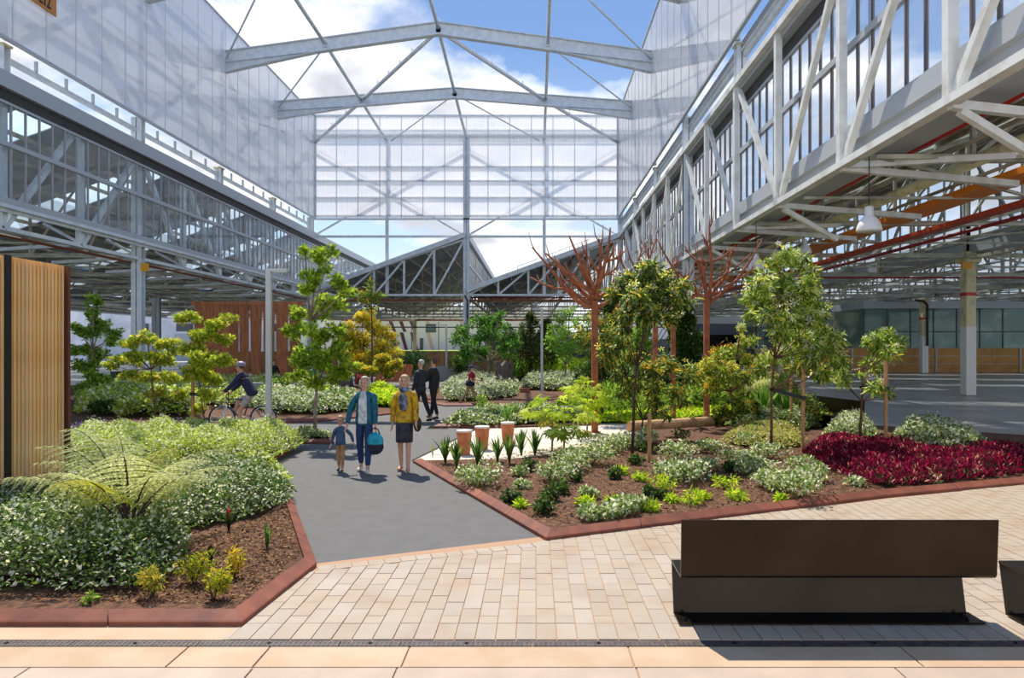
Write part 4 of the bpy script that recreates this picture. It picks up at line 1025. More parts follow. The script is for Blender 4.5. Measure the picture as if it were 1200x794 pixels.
def straps(name, label, px, py, h, n=12, col=((86,122,54),(120,150,66),(70,100,44)), wide=.035, group=None, cat='plant', spread=.35, flower=None):
    x, y = G(px, py); H = h*y/F; t = thing(name, label, cat, (x, y, HB), group=group)
    for i in range(n):
        a = 2*PI*i/n + RR.uniform(-.3,.3); l = H*RR.uniform(.75, 1.05); s = spread*RR.uniform(.3, 1.1)*(1 if i % 3 else .3)
        d = Vector((math.cos(a), math.sin(a), 0)); sd = Vector((-d.y, d.x, 0)); pts = []
        for k in range(5):
            u = k/4; pts.append(d*(s*H*u**1.6) + Vector((0,0,l*(u - .12*s*u*u))))
        w = [wide*.55, wide, wide*1.0, wide*.7, .002]; V = []
        for p, ww in zip(pts, w): V += [tuple(p-sd*ww/2), tuple(p+Vector((0,0,-ww*.12))-d*ww*.15), tuple(p+sd*ww/2)]
        F_ = []
        for k in range(4):
            b = k*3; F_ += [(b,b+1,b+4,b+3),(b+1,b+2,b+5,b+4)]
        me = bpy.data.meshes.new('leaf'); me.from_pydata(V, [], F_); c = lin(*RR.choice(col)); at = me.color_attributes.new('Col','FLOAT_COLOR','POINT'); at.data.foreach_set('color', list(c)*len(V))
        me.materials.append(M['leafg']); o = bpy.data.objects.new('leaf', me); COL.objects.link(o); o.parent = t
    if flower:
        fl = MB(); fl.tube([(0,0,0),(0,0,H*.9)], .006, 5).ball((0,0,H*.92), .02, (1,1,1.3)); fl.build('flower', mat('red_flower', lin(214,40,26), .5), t)['label'] = 'red flower'
    return t
for i, (px, py, h, wh) in enumerate([(522,545,30,'the first terracotta stool'),(535,551,32,'the kerb'),(560,550,34,'the first and second stools'),(583,543,28,'the second stool'),(597,545,34,'the third stool'),(611,536,28,'the third stool and the lime plants'),(627,536,32,'the lime palmate plants')]):
    straps('strappy_plant', f'{"" if i else ""}strappy green plant, {ordn(i)} in the row beside the terracotta stools counted from the path', px, py+1, h*1.12, 20, group='strappy plants by the stools', wide=.055, spread=.5)
straps('strappy_plant', 'small broad leaved strappy plant near the jasmine by the path kerb', 313, 648, 30, 9)
straps('strappy_plant', 'dark strappy plant beside the small golden shrub', 247, 666, 24, 12, col=((40,62,34),(56,80,42)))
straps('red_flowered_plant', 'dark leaved plant carrying one red flower in the jasmine', 268, 628, 26, 12, col=((44,70,36),(56,86,42)), flower=True)
straps('thin_grass_tuft', 'sparse thin grass tuft at the kerb end beside the walkway', 507, 540, 20, 7, wide=.015, col=((150,160,80),(180,180,100)))
for k, (px, py) in enumerate([(895,497),(886,500),(906,494),(921,500)]): straps('broad_leaved_lily', f'broad upright lily leaves behind the tall flowering tree, {ordn(k)} clump', px, py, 46-(k==1)*16, 9, wide=.16, col=((120,160,60),(96,140,52),(150,182,80)), group='broad lilies behind the flowering tree', spread=.5)

# lime palmate plants with large leaves as parts
def palmate(label, px, py, blobs, nl):
    x, y = G(px, py); s = y/F; t = thing('palmate_plant', label, 'shrub', (x, y, HB))
    top = P3(px, min(b[1] for b in blobs), y)[2]-HB
    MB().tube([(0,0,-.03),(.01,0,top*.5),(0,0,top*.9)], [.022,.018,.008], 7).build('trunk', M['barkp'], t, smooth=True)
    lobes = 7
    for b in blobs:
        for _ in range(nl):
            q = P3(b[0]+RR.gauss(0, b[2]*.5), b[1]+RR.gauss(0, b[2]*.32), y+RR.gauss(0, .28)); c = Vector((q[0]-x, q[1]-y, q[2]-HB)); r = RR.uniform(.17, .27)
            out = Vector((c.x, c.y, 0)); out = out.normalized() if out.length > .05 else Vector((0,-1,0)); tilt = RR.uniform(.1, .6)
            nrmv = (Vector((0,0,1)) + out*tilt + Vector((0,-.25,0)) + Vector((RR.gauss(0,.2), RR.gauss(0,.2), 0))).normalized()
            ax1 = (out - nrmv*out.dot(nrmv)).normalized(); ax2 = nrmv.cross(ax1)
            V = [tuple(c)]; Fv = []
            for k in range(lobes):
                a = (k-(lobes-1)/2)*.62; l = r*(1-.1*abs(k-3)); d = ax1*math.cos(a)+ax2*math.sin(a); e_ = -ax1*math.sin(a)+ax2*math.cos(a)
                n0 = len(V); V += [tuple(c+d*l*.5-e_*l*.15), tuple(c+d*l*.55-nrmv*-.01), tuple(c+d*l*.5+e_*l*.15), tuple(c+d*l-nrmv*l*.18)]; Fv += [(0,n0,n0+1),(0,n0+1,n0+2),(n0,n0+3,n0+1),(n0+1,n0+3,n0+2)]
            me = bpy.data.meshes.new('leaf'); me.from_pydata(V, [], Fv); col_ = lin(*RR.choice([(190,212,40),(206,222,60),(168,196,36),(214,226,90)] if b[1] < 492 else [(150,160,50),(190,176,60),(120,150,46)])); at = me.color_attributes.new('Col','FLOAT_COLOR','POINT'); at.data.foreach_set('color', list(col_)*len(V))
            me.materials.append(M['leaf']); o = bpy.data.objects.new('leaf', me); COL.objects.link(o); o.parent = t
    st = MB()
    for b in blobs:
        q = P3(b[0], b[1]+3, y); st.tube([(0,0,top*.45),(q[0]-x, 0, q[2]-HB)], [.008,.004], 5)
    tag(st.build('stems', M['barkp'], t), kind='stuff')
palmate('lime palmate leaved plant, lowest of three, beside the strappy plants', 647, 531, [(632,470,12),(648,478,14),(640,492,12),(625,484,10),(650,505,10)], 8)
palmate('lime palmate leaved plant in the middle of the group of three', 661, 526, [(672,470,14),(664,484,14),(680,487,12),(662,502,12),(676,505,10)], 8)
palmate('tallest lime palmate plant before the rust sculpture trunk', 688, 511, [(688,447,14),(672,455,12),(700,460,13),(690,472,12),(706,470,10),(696,487,10)], 8)

# ---------------- tree fern
def fern(label, px, py, scale=1., fronds=15, pin=17, seed=4):
    r_ = random.Random(seed); x, y = G(px, py); t = thing('tree_fern', label, 'fern', (x, y, HB))
    MB().tube([(0,0,-.03),(0,0,.12*scale),(.02,0,.2*scale)], [.06*scale,.07*scale,.04*scale], 9).build('trunk', M['barkd'], t, smooth=True)
    for i in range(fronds):
        a = 2*PI*i/fronds + r_.uniform(-.15,.15); L_ = scale*r_.uniform(1.15, 1.55); el_ = r_.uniform(.95, 1.3) if i % 4 else r_.uniform(1.3, 1.45)
        if i == 2: a, L_, el_ = math.radians(150), 1.7*scale, 1.2
        d = Vector((math.cos(a), math.sin(a), 0)); pts = []; p = Vector((0,0,.14*scale)); ang = el_; st_ = L_/32
        for k in range(33): pts.append(p.copy()); p = p + (d*math.cos(ang)+Vector((0,0,1))*math.sin(ang))*st_; ang -= (el_+.25)/32*(.45+1.45*k/32)
        root = MB().tube(pts[:13], [.009*scale]*6+[.008*scale]*7, 5).tube(pts[12:], [.008*scale*(1-.9*k/20) for k in range(21)], 4).build('frond', M['barkd'], t, smooth=True)
        Ps, Ds, Ss, Ns = [], [], [], []
        sd = Vector((-d.y, d.x, 0))
        # pinnae: each side stem carries rows of small pinnules
        for k in range(10, 32, 2):
            u = (k-9)/23; pl = scale*.42*math.sin(PI*min(1, u*.85+.16))**.8*(1.05-u*.75)
            tg = (pts[k+1 if k < 32 else k]-pts[k-1]).normalized()
            for sgn in (-1, 1):
                dr = (sd*sgn + tg*.45 - Vector((0,0,.18))).normalized(); m_ = max(5, int(pl/.0115/scale)); 
                for q in range(m_):
                    v = (q+.5)/m_; c = pts[k] + dr*pl*v - Vector((0,0,.30*pl*v*v)); wv = .046*scale*(1-v*.7)*(1-.35*u)
                    for s2 in (-1, 1):
                        dd = (tg*s2 + dr*.35).normalized(); Ps.append(c); Ds.append(dd); Ss.append(wv)
        n = len(Ps); Pn = np.array([tuple(v) for v in Ps]); Dn = np.array([tuple(v) for v in Ds]); up = (sd.cross(d)); T_, fs = np.array([(0,0,0),(-.24,.4,.0),(0,1,-.02),(.24,.4,.0)]), [(0,3,2),(0,2,1)]
        pc = ([(164,174,130),(186,192,156),(136,150,100)], None) if i % 7 != 4 else ([(166,166,62),(140,150,66)], None)
        Vd, Fd, Cd = leafdata(Pn, Dn, np.array(Ss), pal(R, n, *pc, v=.15), 'oval', R, tilt=.12)
        me = arrmesh('pinnae', Vd, Fd, Cd, M['leaf']); o = bpy.data.objects.new('pinnae', me); COL.objects.link(o); o.parent = root; o['kind'] = 'stuff'
    # curled young frond
    MB().tube([(0.02,0,.15*scale),(-.06*scale,-.05,.6*scale),(-.1*scale,-.05,.8*scale),(-.07*scale,-.05,.86*scale),(-.05*scale,-.05,.82*scale)], [.014,.012,.012,.016,.018], 6).build('young_frond', M['barkd'], t, smooth=True)
    return t
fern('large silvery green tree fern spreading over the jasmine beside the timber screen', 152, 648, 1.12, fronds=15)
fern('low green tree fern behind the rust sculpture with the log edge', 872, 483, 1.5, fronds=12, seed=9)

# ---------------- trees
LG = lambda n, s=.075, p=P_GR, **k: dict(n=n, size=s, pal=p, **k)
MAP = ([(110,138,44),(142,166,58),(168,188,76),(84,110,38)], [3,3,2,1.5])
tree('young_maple_tree', 'tall slim green maple rising behind the child from the tiny square', (369,514), [(372,300,12),(385,296,9),(357,296,8),(372,322,14),(394,330,9),(360,338,10),(350,368,12),(372,360,16),(393,356,12),(405,340,10),(345,388,12),(368,392,18),(393,388,14),(355,415,16),(378,420,16),(398,410,14),(345,438,12),(371,446,14),(392,438,14),(408,424,9)],
     LG(5200,.10,MAP,tpl='maple',sub=5,subr=.5), trunk=.05, bark='barkp', spread=.7)
ACER = ([(158,170,56),(188,192,80),(124,148,50),(226,176,126),(104,132,46)], [3,3,3,.7,2.4])
tree('acer_tree', 'staked yellow green acer with orange tips beside the timber stake', (240,521), [(222,372,12),(252,380,12),(268,372,8),(236,392,14),(262,398,10),(222,410,12),(246,420,16),(262,422,9),(232,438,14),(250,444,10),(240,462,12),(232,480,8)],
     LG(4200,.085,ACER,tpl='maple',sub=5,sq=.55), trunk=.025, spread=.7)
tree('acer_tree', 'twin stemmed golden acer between the grey column and the batten screen', (182,498), [(150,402,12),(172,395,12),(196,400,12),(140,420,12),(162,418,14),(190,420,16),(205,410,8),(150,440,10),(176,440,14),(200,442,12),(130,428,8),(185,460,10),(208,462,10)],
     LG(3800,.10,ACER,tpl='maple',sub=5,sq=.5), trunk=.035, bark='bark', spread=.7)
tree('slender_green_tree', 'slender bright green tree just beyond the batten screen', (107,480), [(110,352,8),(108,368,10),(104,388,12),(118,380,8),(132,392,9),(96,408,11),(112,412,12),(128,400,7),(100,432,12),(116,440,12),(98,456,10),(124,458,10),(92,386,8)],
     LG(3600,.12,P_GR,tpl='maple',sub=5), trunk=.06, bark='barkp', spread=.7)
ORF = ([(244,184,50),(250,206,90),(234,160,36)], None)
tree('orange_flowering_tree', 'small round tree covered in orange yellow blossom', (428,452), [(412,388,12),(430,380,13),(446,388,12),(408,402,12),(428,402,15),(450,404,12),(416,418,12),(440,420,12),(456,396,8),(464,414,8),(452,430,10),(424,374,8)],
     LG(3000,.16,([(150,150,56),(176,160,60),(110,124,46)], None),sub=4), trunk=.05, bark='bark', flowers=dict(f=.5, s=.20, pal=ORF), spread=.8)
tree('orange_flowering_tree', 'low orange flowering bush before the dark standing rocks', (424,470), [(418,430,7),(434,436,8),(444,430,8),(455,436,8),(465,428,7),(448,420,7)],
     LG(1400,.13,([(120,130,50),(86,104,40),(150,150,60)], None),sub=4), trunk=.03, flowers=dict(f=.35, s=.15, pal=ORF), spread=.8)
tree('narrow_young_tree', 'very narrow young tree with a tuft of orange tips above the flowering tree', (436,455), [(434,330,4),(434,342,7),(427,350,6),(443,350,6),(434,360,5),(447,346,4),(425,344,4)],
     LG(420,.22,([(96,130,60),(130,150,60),(214,160,60)], [3,2,1]),tpl='lance',sub=3), trunk=.05, spread=.5)
tree('spreading_green_tree', 'spreading mid green tree beside the central steel column', (572,449), [(560,378,12),(580,376,12),(545,388,10),(596,388,10),(570,392,14),(590,402,13),(550,404,13),(534,398,8),(606,402,8),(570,412,14),(545,418,10),(598,418,10),(585,370,7)],
     LG(4200,.17,([(66,108,44),(84,130,54),(104,150,66),(50,84,36)], None),tpl='oval',sub=5), trunk=.12, bark='barkp', spread=.8)
def conifer(name, label, px, py, top, w, palette, Y=None, n=3800, size=.16):
    x, y = G(px, py); H = HC-(top-VY)/F*y; r = w/2*y/F; t = thing(name, label, 'tree', (x, y, HB))
    MB().tube([(0,0,-.03),(0,0,H*.9)], [.1,.02], 7).build('trunk', M['barkd'], t)
    parts = []; k = 22
    for i in range(k):
        u = (i+.5)/k; rr = r*(1-u)**.55*RR.uniform(.85,1.1); a = RR.uniform(0, 2*PI); parts.append(blob_leaves(rr*.6*math.cos(a), rr*.6*math.sin(a), H*(.06+.88*u), max(rr*.85, .25), n//k, size, palette, 'oval', squash=.7, shell=.5))
    leaves('foliage', parts, M['leaf'], t)['kind'] = 'stuff'; return t
P_CON = ([(58,78,40),(76,96,48),(96,110,56),(42,58,32)], None)
conifer('conifer', 'dark bronze green conifer behind the lamp post in the back bed', 622, 446, 364, 44, P_CON); conifer('conifer', 'second dark conifer tucked beside the airy green tree', 641, 444, 372, 38, P_CON)
tree('airy_green_tree', 'airy light green tree between the conifers and the rust sculpture', (663,452), [(655,372,9),(668,366,9),(678,378,9),(652,388,11),(668,390,13),(684,392,10),(655,406,11),(672,408,12),(686,408,8),(646,398,7),(664,422,8)],
     LG(3000,.13,([(120,160,66),(146,184,88),(96,134,52)], None),sub=5), trunk=.06, bark='barkp', spread=.7)
conifer('evergreen_shrub', 'tall dark evergreen behind the tree sculptures', 716, 456, 345, 44, P_DK, n=5200); conifer('evergreen_shrub', 'dark round evergreen behind the two thin rust trunks', 800, 470, 352, 52, P_DK, n=6000)
conifer('evergreen_shrub', 'mid green evergreen between the tree sculptures', 752, 462, 368, 50, P_GR, n=4200); conifer('evergreen_shrub', 'deep green hedge shrub at the lamp post foot', 700, 462, 398, 50, P_DK, n=3600)
HYM = ([(70,96,40),(96,120,52),(140,156,84),(52,74,32),(200,176,70)], [3,3,2,3,.7])
HYMS = ([(112,140,54),(146,172,76),(82,110,44),(190,202,124),(212,190,80)], [3,3,3,1.6,.6])
FLW = ([(252,242,176),(246,206,100),(255,250,214)], None); FLWO = ([(250,190,70),(252,220,120),(236,150,50)], None)
tree('flowering_tree', 'dark leaved flowering tree on a leaning trunk before the tree sculptures', (741,539), [(740,330,12),(758,322,14),(778,326,12),(726,345,12),(748,346,14),(770,350,14),(790,345,12),(803,352,9),(735,366,9),(760,370,10),(785,370,10),(732,385,7),(802,335,7)],
     LG(1607,.175,HYM,tpl='lance',droop=.5,sub=5), trunk=.032, bark='barkd', flowers=dict(f=.16, s=.13, pal=FLW, clump=.08), spread=.7, m='leafg', trunkpath=[(741,539),(743,470),(746,430),(758,370),(762,335)])
tree('flowering_tree', 'low dark flowering tree with orange buds beside the short stake', (752,520), [(716,390,10),(730,400,10),(712,410,10),(740,420,9),(760,434,12),(785,428,12),(806,440,10),(770,452,12),(790,456,10),(745,450,10),(722,440,8),(765,470,10),(798,468,8),(780,482,8),(735,460,8)],
     LG(1428,.175,HYM,tpl='lance',droop=.5,sub=5), trunk=.03, bark='barkd', flowers=dict(f=.16, s=.13, pal=FLWO, clump=.08), spread=.9, m='leafg')
tree('flowering_tree', 'dark leaved flowering shrub hiding the foot of the first sculpture trunk', (706,495), [(700,378,12),(690,396,10),(706,398,12),(722,372,8),(696,414,9),(682,388,7),(712,426,9)],
     LG(892,.175,HYM,tpl='lance',droop=.5,sub=5), trunk=.03, bark='barkd', flowers=dict(f=.16, s=.13, pal=FLWO, clump=.08), spread=.9, m='leafg')
tree('flowering_tree', 'tallest pale flowering tree on a straight stem, strapped to a stake', (904,533), [(920,300,10),(905,310,9),(938,306,11),(950,318,7),(895,330,12),(918,332,14),(940,332,12),(884,350,12),(905,352,14),(930,352,13),(950,350,10),(880,366,9),(900,370,10),(925,374,12),(948,372,12),(962,366,8),(916,392,11),(940,396,12),(962,392,12),(978,396,8),(925,414,10),(950,416,12),(972,412,10),(985,422,8),(905,420,8),(938,430,9),(960,436,9),(986,436,7)],
     LG(2767,.175,HYMS,tpl='lance',droop=.45,sub=5), trunk=.03, bark='bark', flowers=dict(f=.22, s=.13, pal=FLW, clump=.08), spread=.6, m='leafg', trunkpath=[(904,533),(904,458),(908,420),(911,380),(912,330),(916,306)])
tree('flowering_tree', 'wide yellow flowered shrub tree at the curved rust sculpture trunk', (858,501), [(870,400,6),(868,385,4),(845,420,12),(862,412,10),(880,424,9),(828,428,10),(812,434,9),(850,436,14),(872,440,11),(835,448,12),(890,432,8),(896,420,7),(820,444,8),(860,452,10),(882,400,5)],
     LG(1696,.175,HYMS,tpl='lance',droop=.3,sub=5), trunk=.035, bark='bark', flowers=dict(f=.26, s=.13, pal=FLWO, clump=.08), spread=.8, m='leafg')
tree('orange_flowered_shrub', 'low shrub with orange flowers behind the log edge', (860,503), [(850,482,10),(866,478,10),(880,480,9),(840,490,7),(890,488,8)],
     LG(900,.10,HYM,tpl='oval',sub=4), trunk=.02, flowers=dict(f=.16, s=.08, pal=FLWO, clump=.08), spread=.9)
tree('orange_flowered_shrub', 'glossy dark shrub between the stake and the far steel bench', (945,503), [(945,470,9),(955,478,10),(940,484,9),(962,488,8),(950,494,9)],
     LG(900,.12,HYM,tpl='lance',droop=.4,sub=4), trunk=.02, flowers=dict(f=.05, s=.08, pal=FLWO, clump=.08), spread=.9, m='leafg')
tree('forked_young_tree', 'forked young tree with bare reddish lower branches and leafy tips', (1007,527), [(1040,396,9),(1052,402,8),(1030,404,9),(1044,412,8),(1024,396,8),(1018,424,7),(1026,428,6),(1028,452,8),(1036,460,7),(1010,438,4),(991,446,6),(984,440,5)],
     LG(669,.175,HYMS,tpl='lance',droop=.1,sub=4), trunk=.035, bark='bark', flowers=dict(f=.14, s=.11, pal=FLW, clump=.08), spread=.6, m='leafg', trunkpath=[(1007,527),(1010,470),(1011,452),(1010,436)])
p = stake('timber stake with a black strap beside the yellow green acer', 226, 519, 424, .06); tie('black strap tying the acer to its stake', (p[0], p[1]-.02, 1.08), (G(240,521)[0], G(240,521)[1], 1.06))
p = stake('short timber stake beside the leaning dark trunk', 761, 545, 484, .06)
p = stake('tall timber stake strapped to the tallest flowering tree', 941, 534, 428, .055); tie('black strap from the tall stake to the flowering tree', (p[0], p[1]-.02, 1.12), (G(904,533)[0], G(904,533)[1], 1.28))
p = stake('timber stake at the forked young tree in the magenta plants', 1038, 531, 422, .055); tie('short black strap of the forked young tree', (p[0], p[1]-.02, 1.28), (G(1007,527)[0]+.05, G(1007,527)[1], 1.28))
p = stake('thin timber stake hidden in the lilies behind the tall stake', 927, 505, 430, .05)

# ---------------- shrubs of the back beds
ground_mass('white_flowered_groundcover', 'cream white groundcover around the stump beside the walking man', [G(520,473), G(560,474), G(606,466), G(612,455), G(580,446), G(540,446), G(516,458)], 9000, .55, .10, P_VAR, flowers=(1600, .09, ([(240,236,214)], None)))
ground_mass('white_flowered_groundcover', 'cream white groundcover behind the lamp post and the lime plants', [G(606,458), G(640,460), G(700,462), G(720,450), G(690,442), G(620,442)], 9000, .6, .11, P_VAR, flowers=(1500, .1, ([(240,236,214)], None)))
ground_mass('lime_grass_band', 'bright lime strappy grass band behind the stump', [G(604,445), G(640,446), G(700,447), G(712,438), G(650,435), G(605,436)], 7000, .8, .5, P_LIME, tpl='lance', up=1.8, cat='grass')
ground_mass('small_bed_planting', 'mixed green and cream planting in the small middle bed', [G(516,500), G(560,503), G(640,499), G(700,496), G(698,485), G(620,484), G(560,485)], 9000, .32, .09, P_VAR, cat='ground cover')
for px, py, h in ((594,500,28),(602,497,22)): straps('grass_tuft', f'bright green grass tuft in the small middle bed, {"wider" if h == 28 else "smaller"} of two', px, py, h, 26, wide=.03, spread=.6, col=((128,170,60),(150,190,76),(100,146,50)), cat='grass')
for i, (px, py, h) in enumerate(((583,452,20),(603,449,26))): straps('spiky_plant', f'spiky green flax plant behind the grey stump, {"shorter" if i == 0 else "taller"} one', px, py, h, 16, wide=.12, spread=.5, col=((120,160,60),(90,130,50)))
shrub('leafy_shrub', 'light stemmed shrub at the edge of the small middle bed', 565, 487, 26, P_GR, size=.09, n=260, hk=1.1)
ground_mass('green_understorey', 'dark green grassy planting below the tree sculptures', [G(640,492), G(700,492), G(800,488), G(830,478), G(800,462), G(700,464)], 12000, .5, .22, P_GR, tpl='lance', up=1.2, cat='grass')
ground_mass('yellow_green_lawn', 'fine yellow green low plants along the walkway under the sculptures', [G(640,497), G(735,498), G(850,489), G(900,484), G(880,476), G(790,482), G(700,488)], 9000, .2, .1, P_LIME)
ground_mass('mixed_bush_band', 'green bushes along the wall of the benches side garden edge', [G(800,486), G(880,484), G(940,478), G(935,466), G(860,462), G(800,466)], 9000, .9, .16, P_GR)
ground_mass('corner_bush_band', 'leafy green edging beyond the lilies beside the far bench', [G(850,504), G(940,508), G(965,503), G(940,492), G(880,494)], 5000, .45, .09, P_VAR)
# long bed across the path
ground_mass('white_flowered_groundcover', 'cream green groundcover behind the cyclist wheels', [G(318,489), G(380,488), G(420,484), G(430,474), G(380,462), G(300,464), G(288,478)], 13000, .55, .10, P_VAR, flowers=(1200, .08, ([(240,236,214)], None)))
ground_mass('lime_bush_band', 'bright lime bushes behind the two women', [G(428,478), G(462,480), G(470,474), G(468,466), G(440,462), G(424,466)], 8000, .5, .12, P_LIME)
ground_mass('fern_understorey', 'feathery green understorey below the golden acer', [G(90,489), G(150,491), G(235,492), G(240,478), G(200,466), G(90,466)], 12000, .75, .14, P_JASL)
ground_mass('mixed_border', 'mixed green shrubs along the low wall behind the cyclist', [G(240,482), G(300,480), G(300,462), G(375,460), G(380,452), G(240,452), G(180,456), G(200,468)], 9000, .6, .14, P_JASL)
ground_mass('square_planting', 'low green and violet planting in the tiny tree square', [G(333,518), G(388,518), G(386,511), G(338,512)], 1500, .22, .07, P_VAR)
for i, (px, py, w, k) in enumerate([(150,492,30,P_JASL),(205,489,34,P_DK),(130,486,26,P_GR),(225,482,30,P_JASL),(350,478,30,P_VAR),(395,478,24,P_GR),(330,468,34,P_GR),(440,470,20,P_GR),(115,490,22,P_DK),(285,470,26,P_DK)]):
    nm_ = ['yellow green bush under the golden acer','dark bush between the two acers','green bush by the slender tree','golden bush beside the acer stake','cream bush at the maple trunk','green bush behind the child','broad bush at the planks','green bush below the standing rocks','dark low bush beyond the batten screen','dark bush behind the bicycle handlebar'][i]
    shrub('border_shrub', nm_, px, py, w, k, size=.11, n=500, hk=.9, group='bushes of the long bed')
shrub('red_leaved_shrub', 'red brown leaved shrub between the dark standing rocks', 424, 456, 20, ([(130,60,60),(160,80,76),(100,50,50)], None), size=.13, n=320, hk=1.2)
shrub('violet_flower_clump', 'violet flower spikes beside the path and the batten screen', 92, 512, 16, ([(110,90,170),(90,110,60)], None), size=.08, n=120, hk=1.0, tpl='lance')
shrub('hedge_shrub', 'grey green bush above the rusty tilted panels', 481, 443.5, 40, ([(90,124,80),(110,146,96),(70,100,60)], None), size=.2, n=1800, hk=.95, hb=0)
shrub('hedge_shrub', 'dark glossy bush beside the central column foot', 541, 447, 30, P_DK, size=.18, n=700, hk=1.2)
# ================================================================== benches
def plate(name, prof, x0, x1, m, parent, th=.012):
    """a folded plate: profile points in (y,z), swept along x"""
    n = len(prof); out = []
    for i, p in enumerate(prof):
        a = Vector(prof[max(i-1,0)]); b = Vector(prof[min(i+1,n-1)]); d = (b-a).normalized(); k = Vector((-d.y, d.x))
        if 0 < i < n-1:
            d1 = (Vector(p)-a).normalized(); k1 = Vector((-d1.y, d1.x)); k = k / max(.4, k.dot(k1))
        out.append((Vector(p)+k*th))
    V = []
    for x in (x0, x1): V += [(x, p[0], p[1]) for p in prof] + [(x, q.x, q.y) for q in out]
    m2 = 2*n; Fc = []
    for i in range(n-1):
        Fc += [(i, i+1, m2+i+1, m2+i), (n+i, m2+n+i, m2+n+i+1, n+i+1), (i, n+i, n+i+1, i+1), (m2+i, m2+i+1, m2+n+i+1, m2+n+i)]
    Fc += [(0, m2, m2+n, n), (n-1, 2*n-1, m2+2*n-1, m2+n-1)]
    o = MB().add(V, Fc).build(name, m, parent); return o
def bench(label, loc, rz, x0, x1, back=True, rot=None):
    t = thing('steel_bench', label, 'bench', loc, rz)
    plate('base_plate', [(0,.012),(.21,.012)], x0, x1+.02, M['bench'], t)
    plate('web_plate', [(.21,.012),(.29,.405)], x0, x1, M['bench'], t, .012)
    plate('seat', [(.295,.395),(.285,.408),(-.04,.392)], x0, x1+.03, M['bench'], t, .012)
    if back:
        plate('backrest', [(-.04,.385),(-.052,.40),(-.075,.815)], x0, x1+.06, M['bench'], t, .012)
    for x in (x0+.045, x1-.10):
        for yy in (.05, .14): MB().lathe([(.016,0),(.016,.012),(.009,.018),(.009,.028)], (x+yy*.25, yy, .02), 6).build('bolt', M['bolt'], t)
    return t
bench('dark folded steel bench with backrest standing on the sandstone paving', (1.08, 5.12, .01), 0, 0, 2.28)
bench('backless dark folded steel bench cut by the picture edge beside the drain', (3.62, 5.10, .01), 0, .04, 2.2, back=False)
bench('distant dark steel bench with backrest between the stake and the grey floor', (7.75, 16.2, 0), math.radians(102), 0, 1.8)

# ================================================================== timber batten screen (kiosk)
t = thing('timber_screen', 'tall slatted cedar batten kiosk with black posts beside the tree fern', 'kiosk', (-6.6, 7.4, 0))
zt_ = 3.24
MB().box((-2.2, .0, .12), (-.06, 2.27, zt_-.03)).build('inner_wall', M['black'], t)
bm_ = MB().box((-.05, -.022, .12), (.0, .022, zt_)).mesh('batten', M['timber'])
y = .05
while y < 2.2:
    yy = 7.4+y
    if abs(yy-8.53) < .06 or abs(yy-9.62) < .05: MB().box((-.05, y-.045, .1), (.025, y+.045, zt_+.01)).build('post', M['black'], t)
    else: inst('batten', bm_, t, (0, y, 0))
    y += .0675
MB().box((-.05, 2.225, .12), (.02, 2.27, zt_)).build('end_trim', mat('dark_batten', lin(110,62,40), .6), t)

# ================================================================== lamp posts
def lamp(label, px, py, top, sg):
    x, y = G(px, py); z = HC-(top-VY)/F*y; t = thing('lamp_post', label, 'lamp', (x, y, 0)); w = .11
    MB().box((-w/2,-w/2,0), (w/2,w/2,z)).build('pole', M['lampm'], t, bevel=.006)
    MB().box((min(0, sg*.42)-.035*(sg>0)*0, -.06, z-.06), (max(0, sg*.42), .06, z)).build('lamp_arm', M['lampm'], t, bevel=.006)
    MB().box((min(sg*.1, sg*.4), -.045, z-.075), (max(sg*.1, sg*.4), .045, z-.06)).build('lamp_lens', M['white'], t)
    MB().box((-.11,-.11,0), (.11,.11,.02)).build('base_plate', M['lampm'], t)
lamp('slim pale square lamp post in the jasmine in front of the cyclist', 315, 517, 315, 1)
lamp('slim pale square lamp post in front of the lime plants and conifer', 635, 462, 361, -1)
lamp('thin distant lamp post between the suited man and the walking man', 523, 445, 380, -1)
lamp('slim lamp post half hidden behind the dark leaved flowering tree', 759, 458, 366, -1)

# ================================================================== terracotta stools
for px, py, w, lb in ((544,533,.31,'nearest to the kerb'),(565,527,.31,'in the middle'),(595,521,.30,'standing apart by the strappy plants')):
    x, y = G(px, py); t = thing('concrete_stool', f'tapered terracotta stool with pale top, {lb} of the three', 'stool', (x, y, .014), group='terracotta stools on the walkway')
    r = w/2; MB().lathe([(r*.72,0),(r*.74,.01),(r*.97,.43),(r*.95,.44)], n=28).build('body', mat('terracotta', lin(182,100,60), .8, noise=(lin(206,132,90), 6, .4, .6)), t, smooth=False)
    MB().lathe([(r*.96,.44),(r*1.0,.445),(r*1.0,.468),(r*.97,.475)], n=28).build('seat', mat('pale_seat', lin(226,214,202), .6), t)

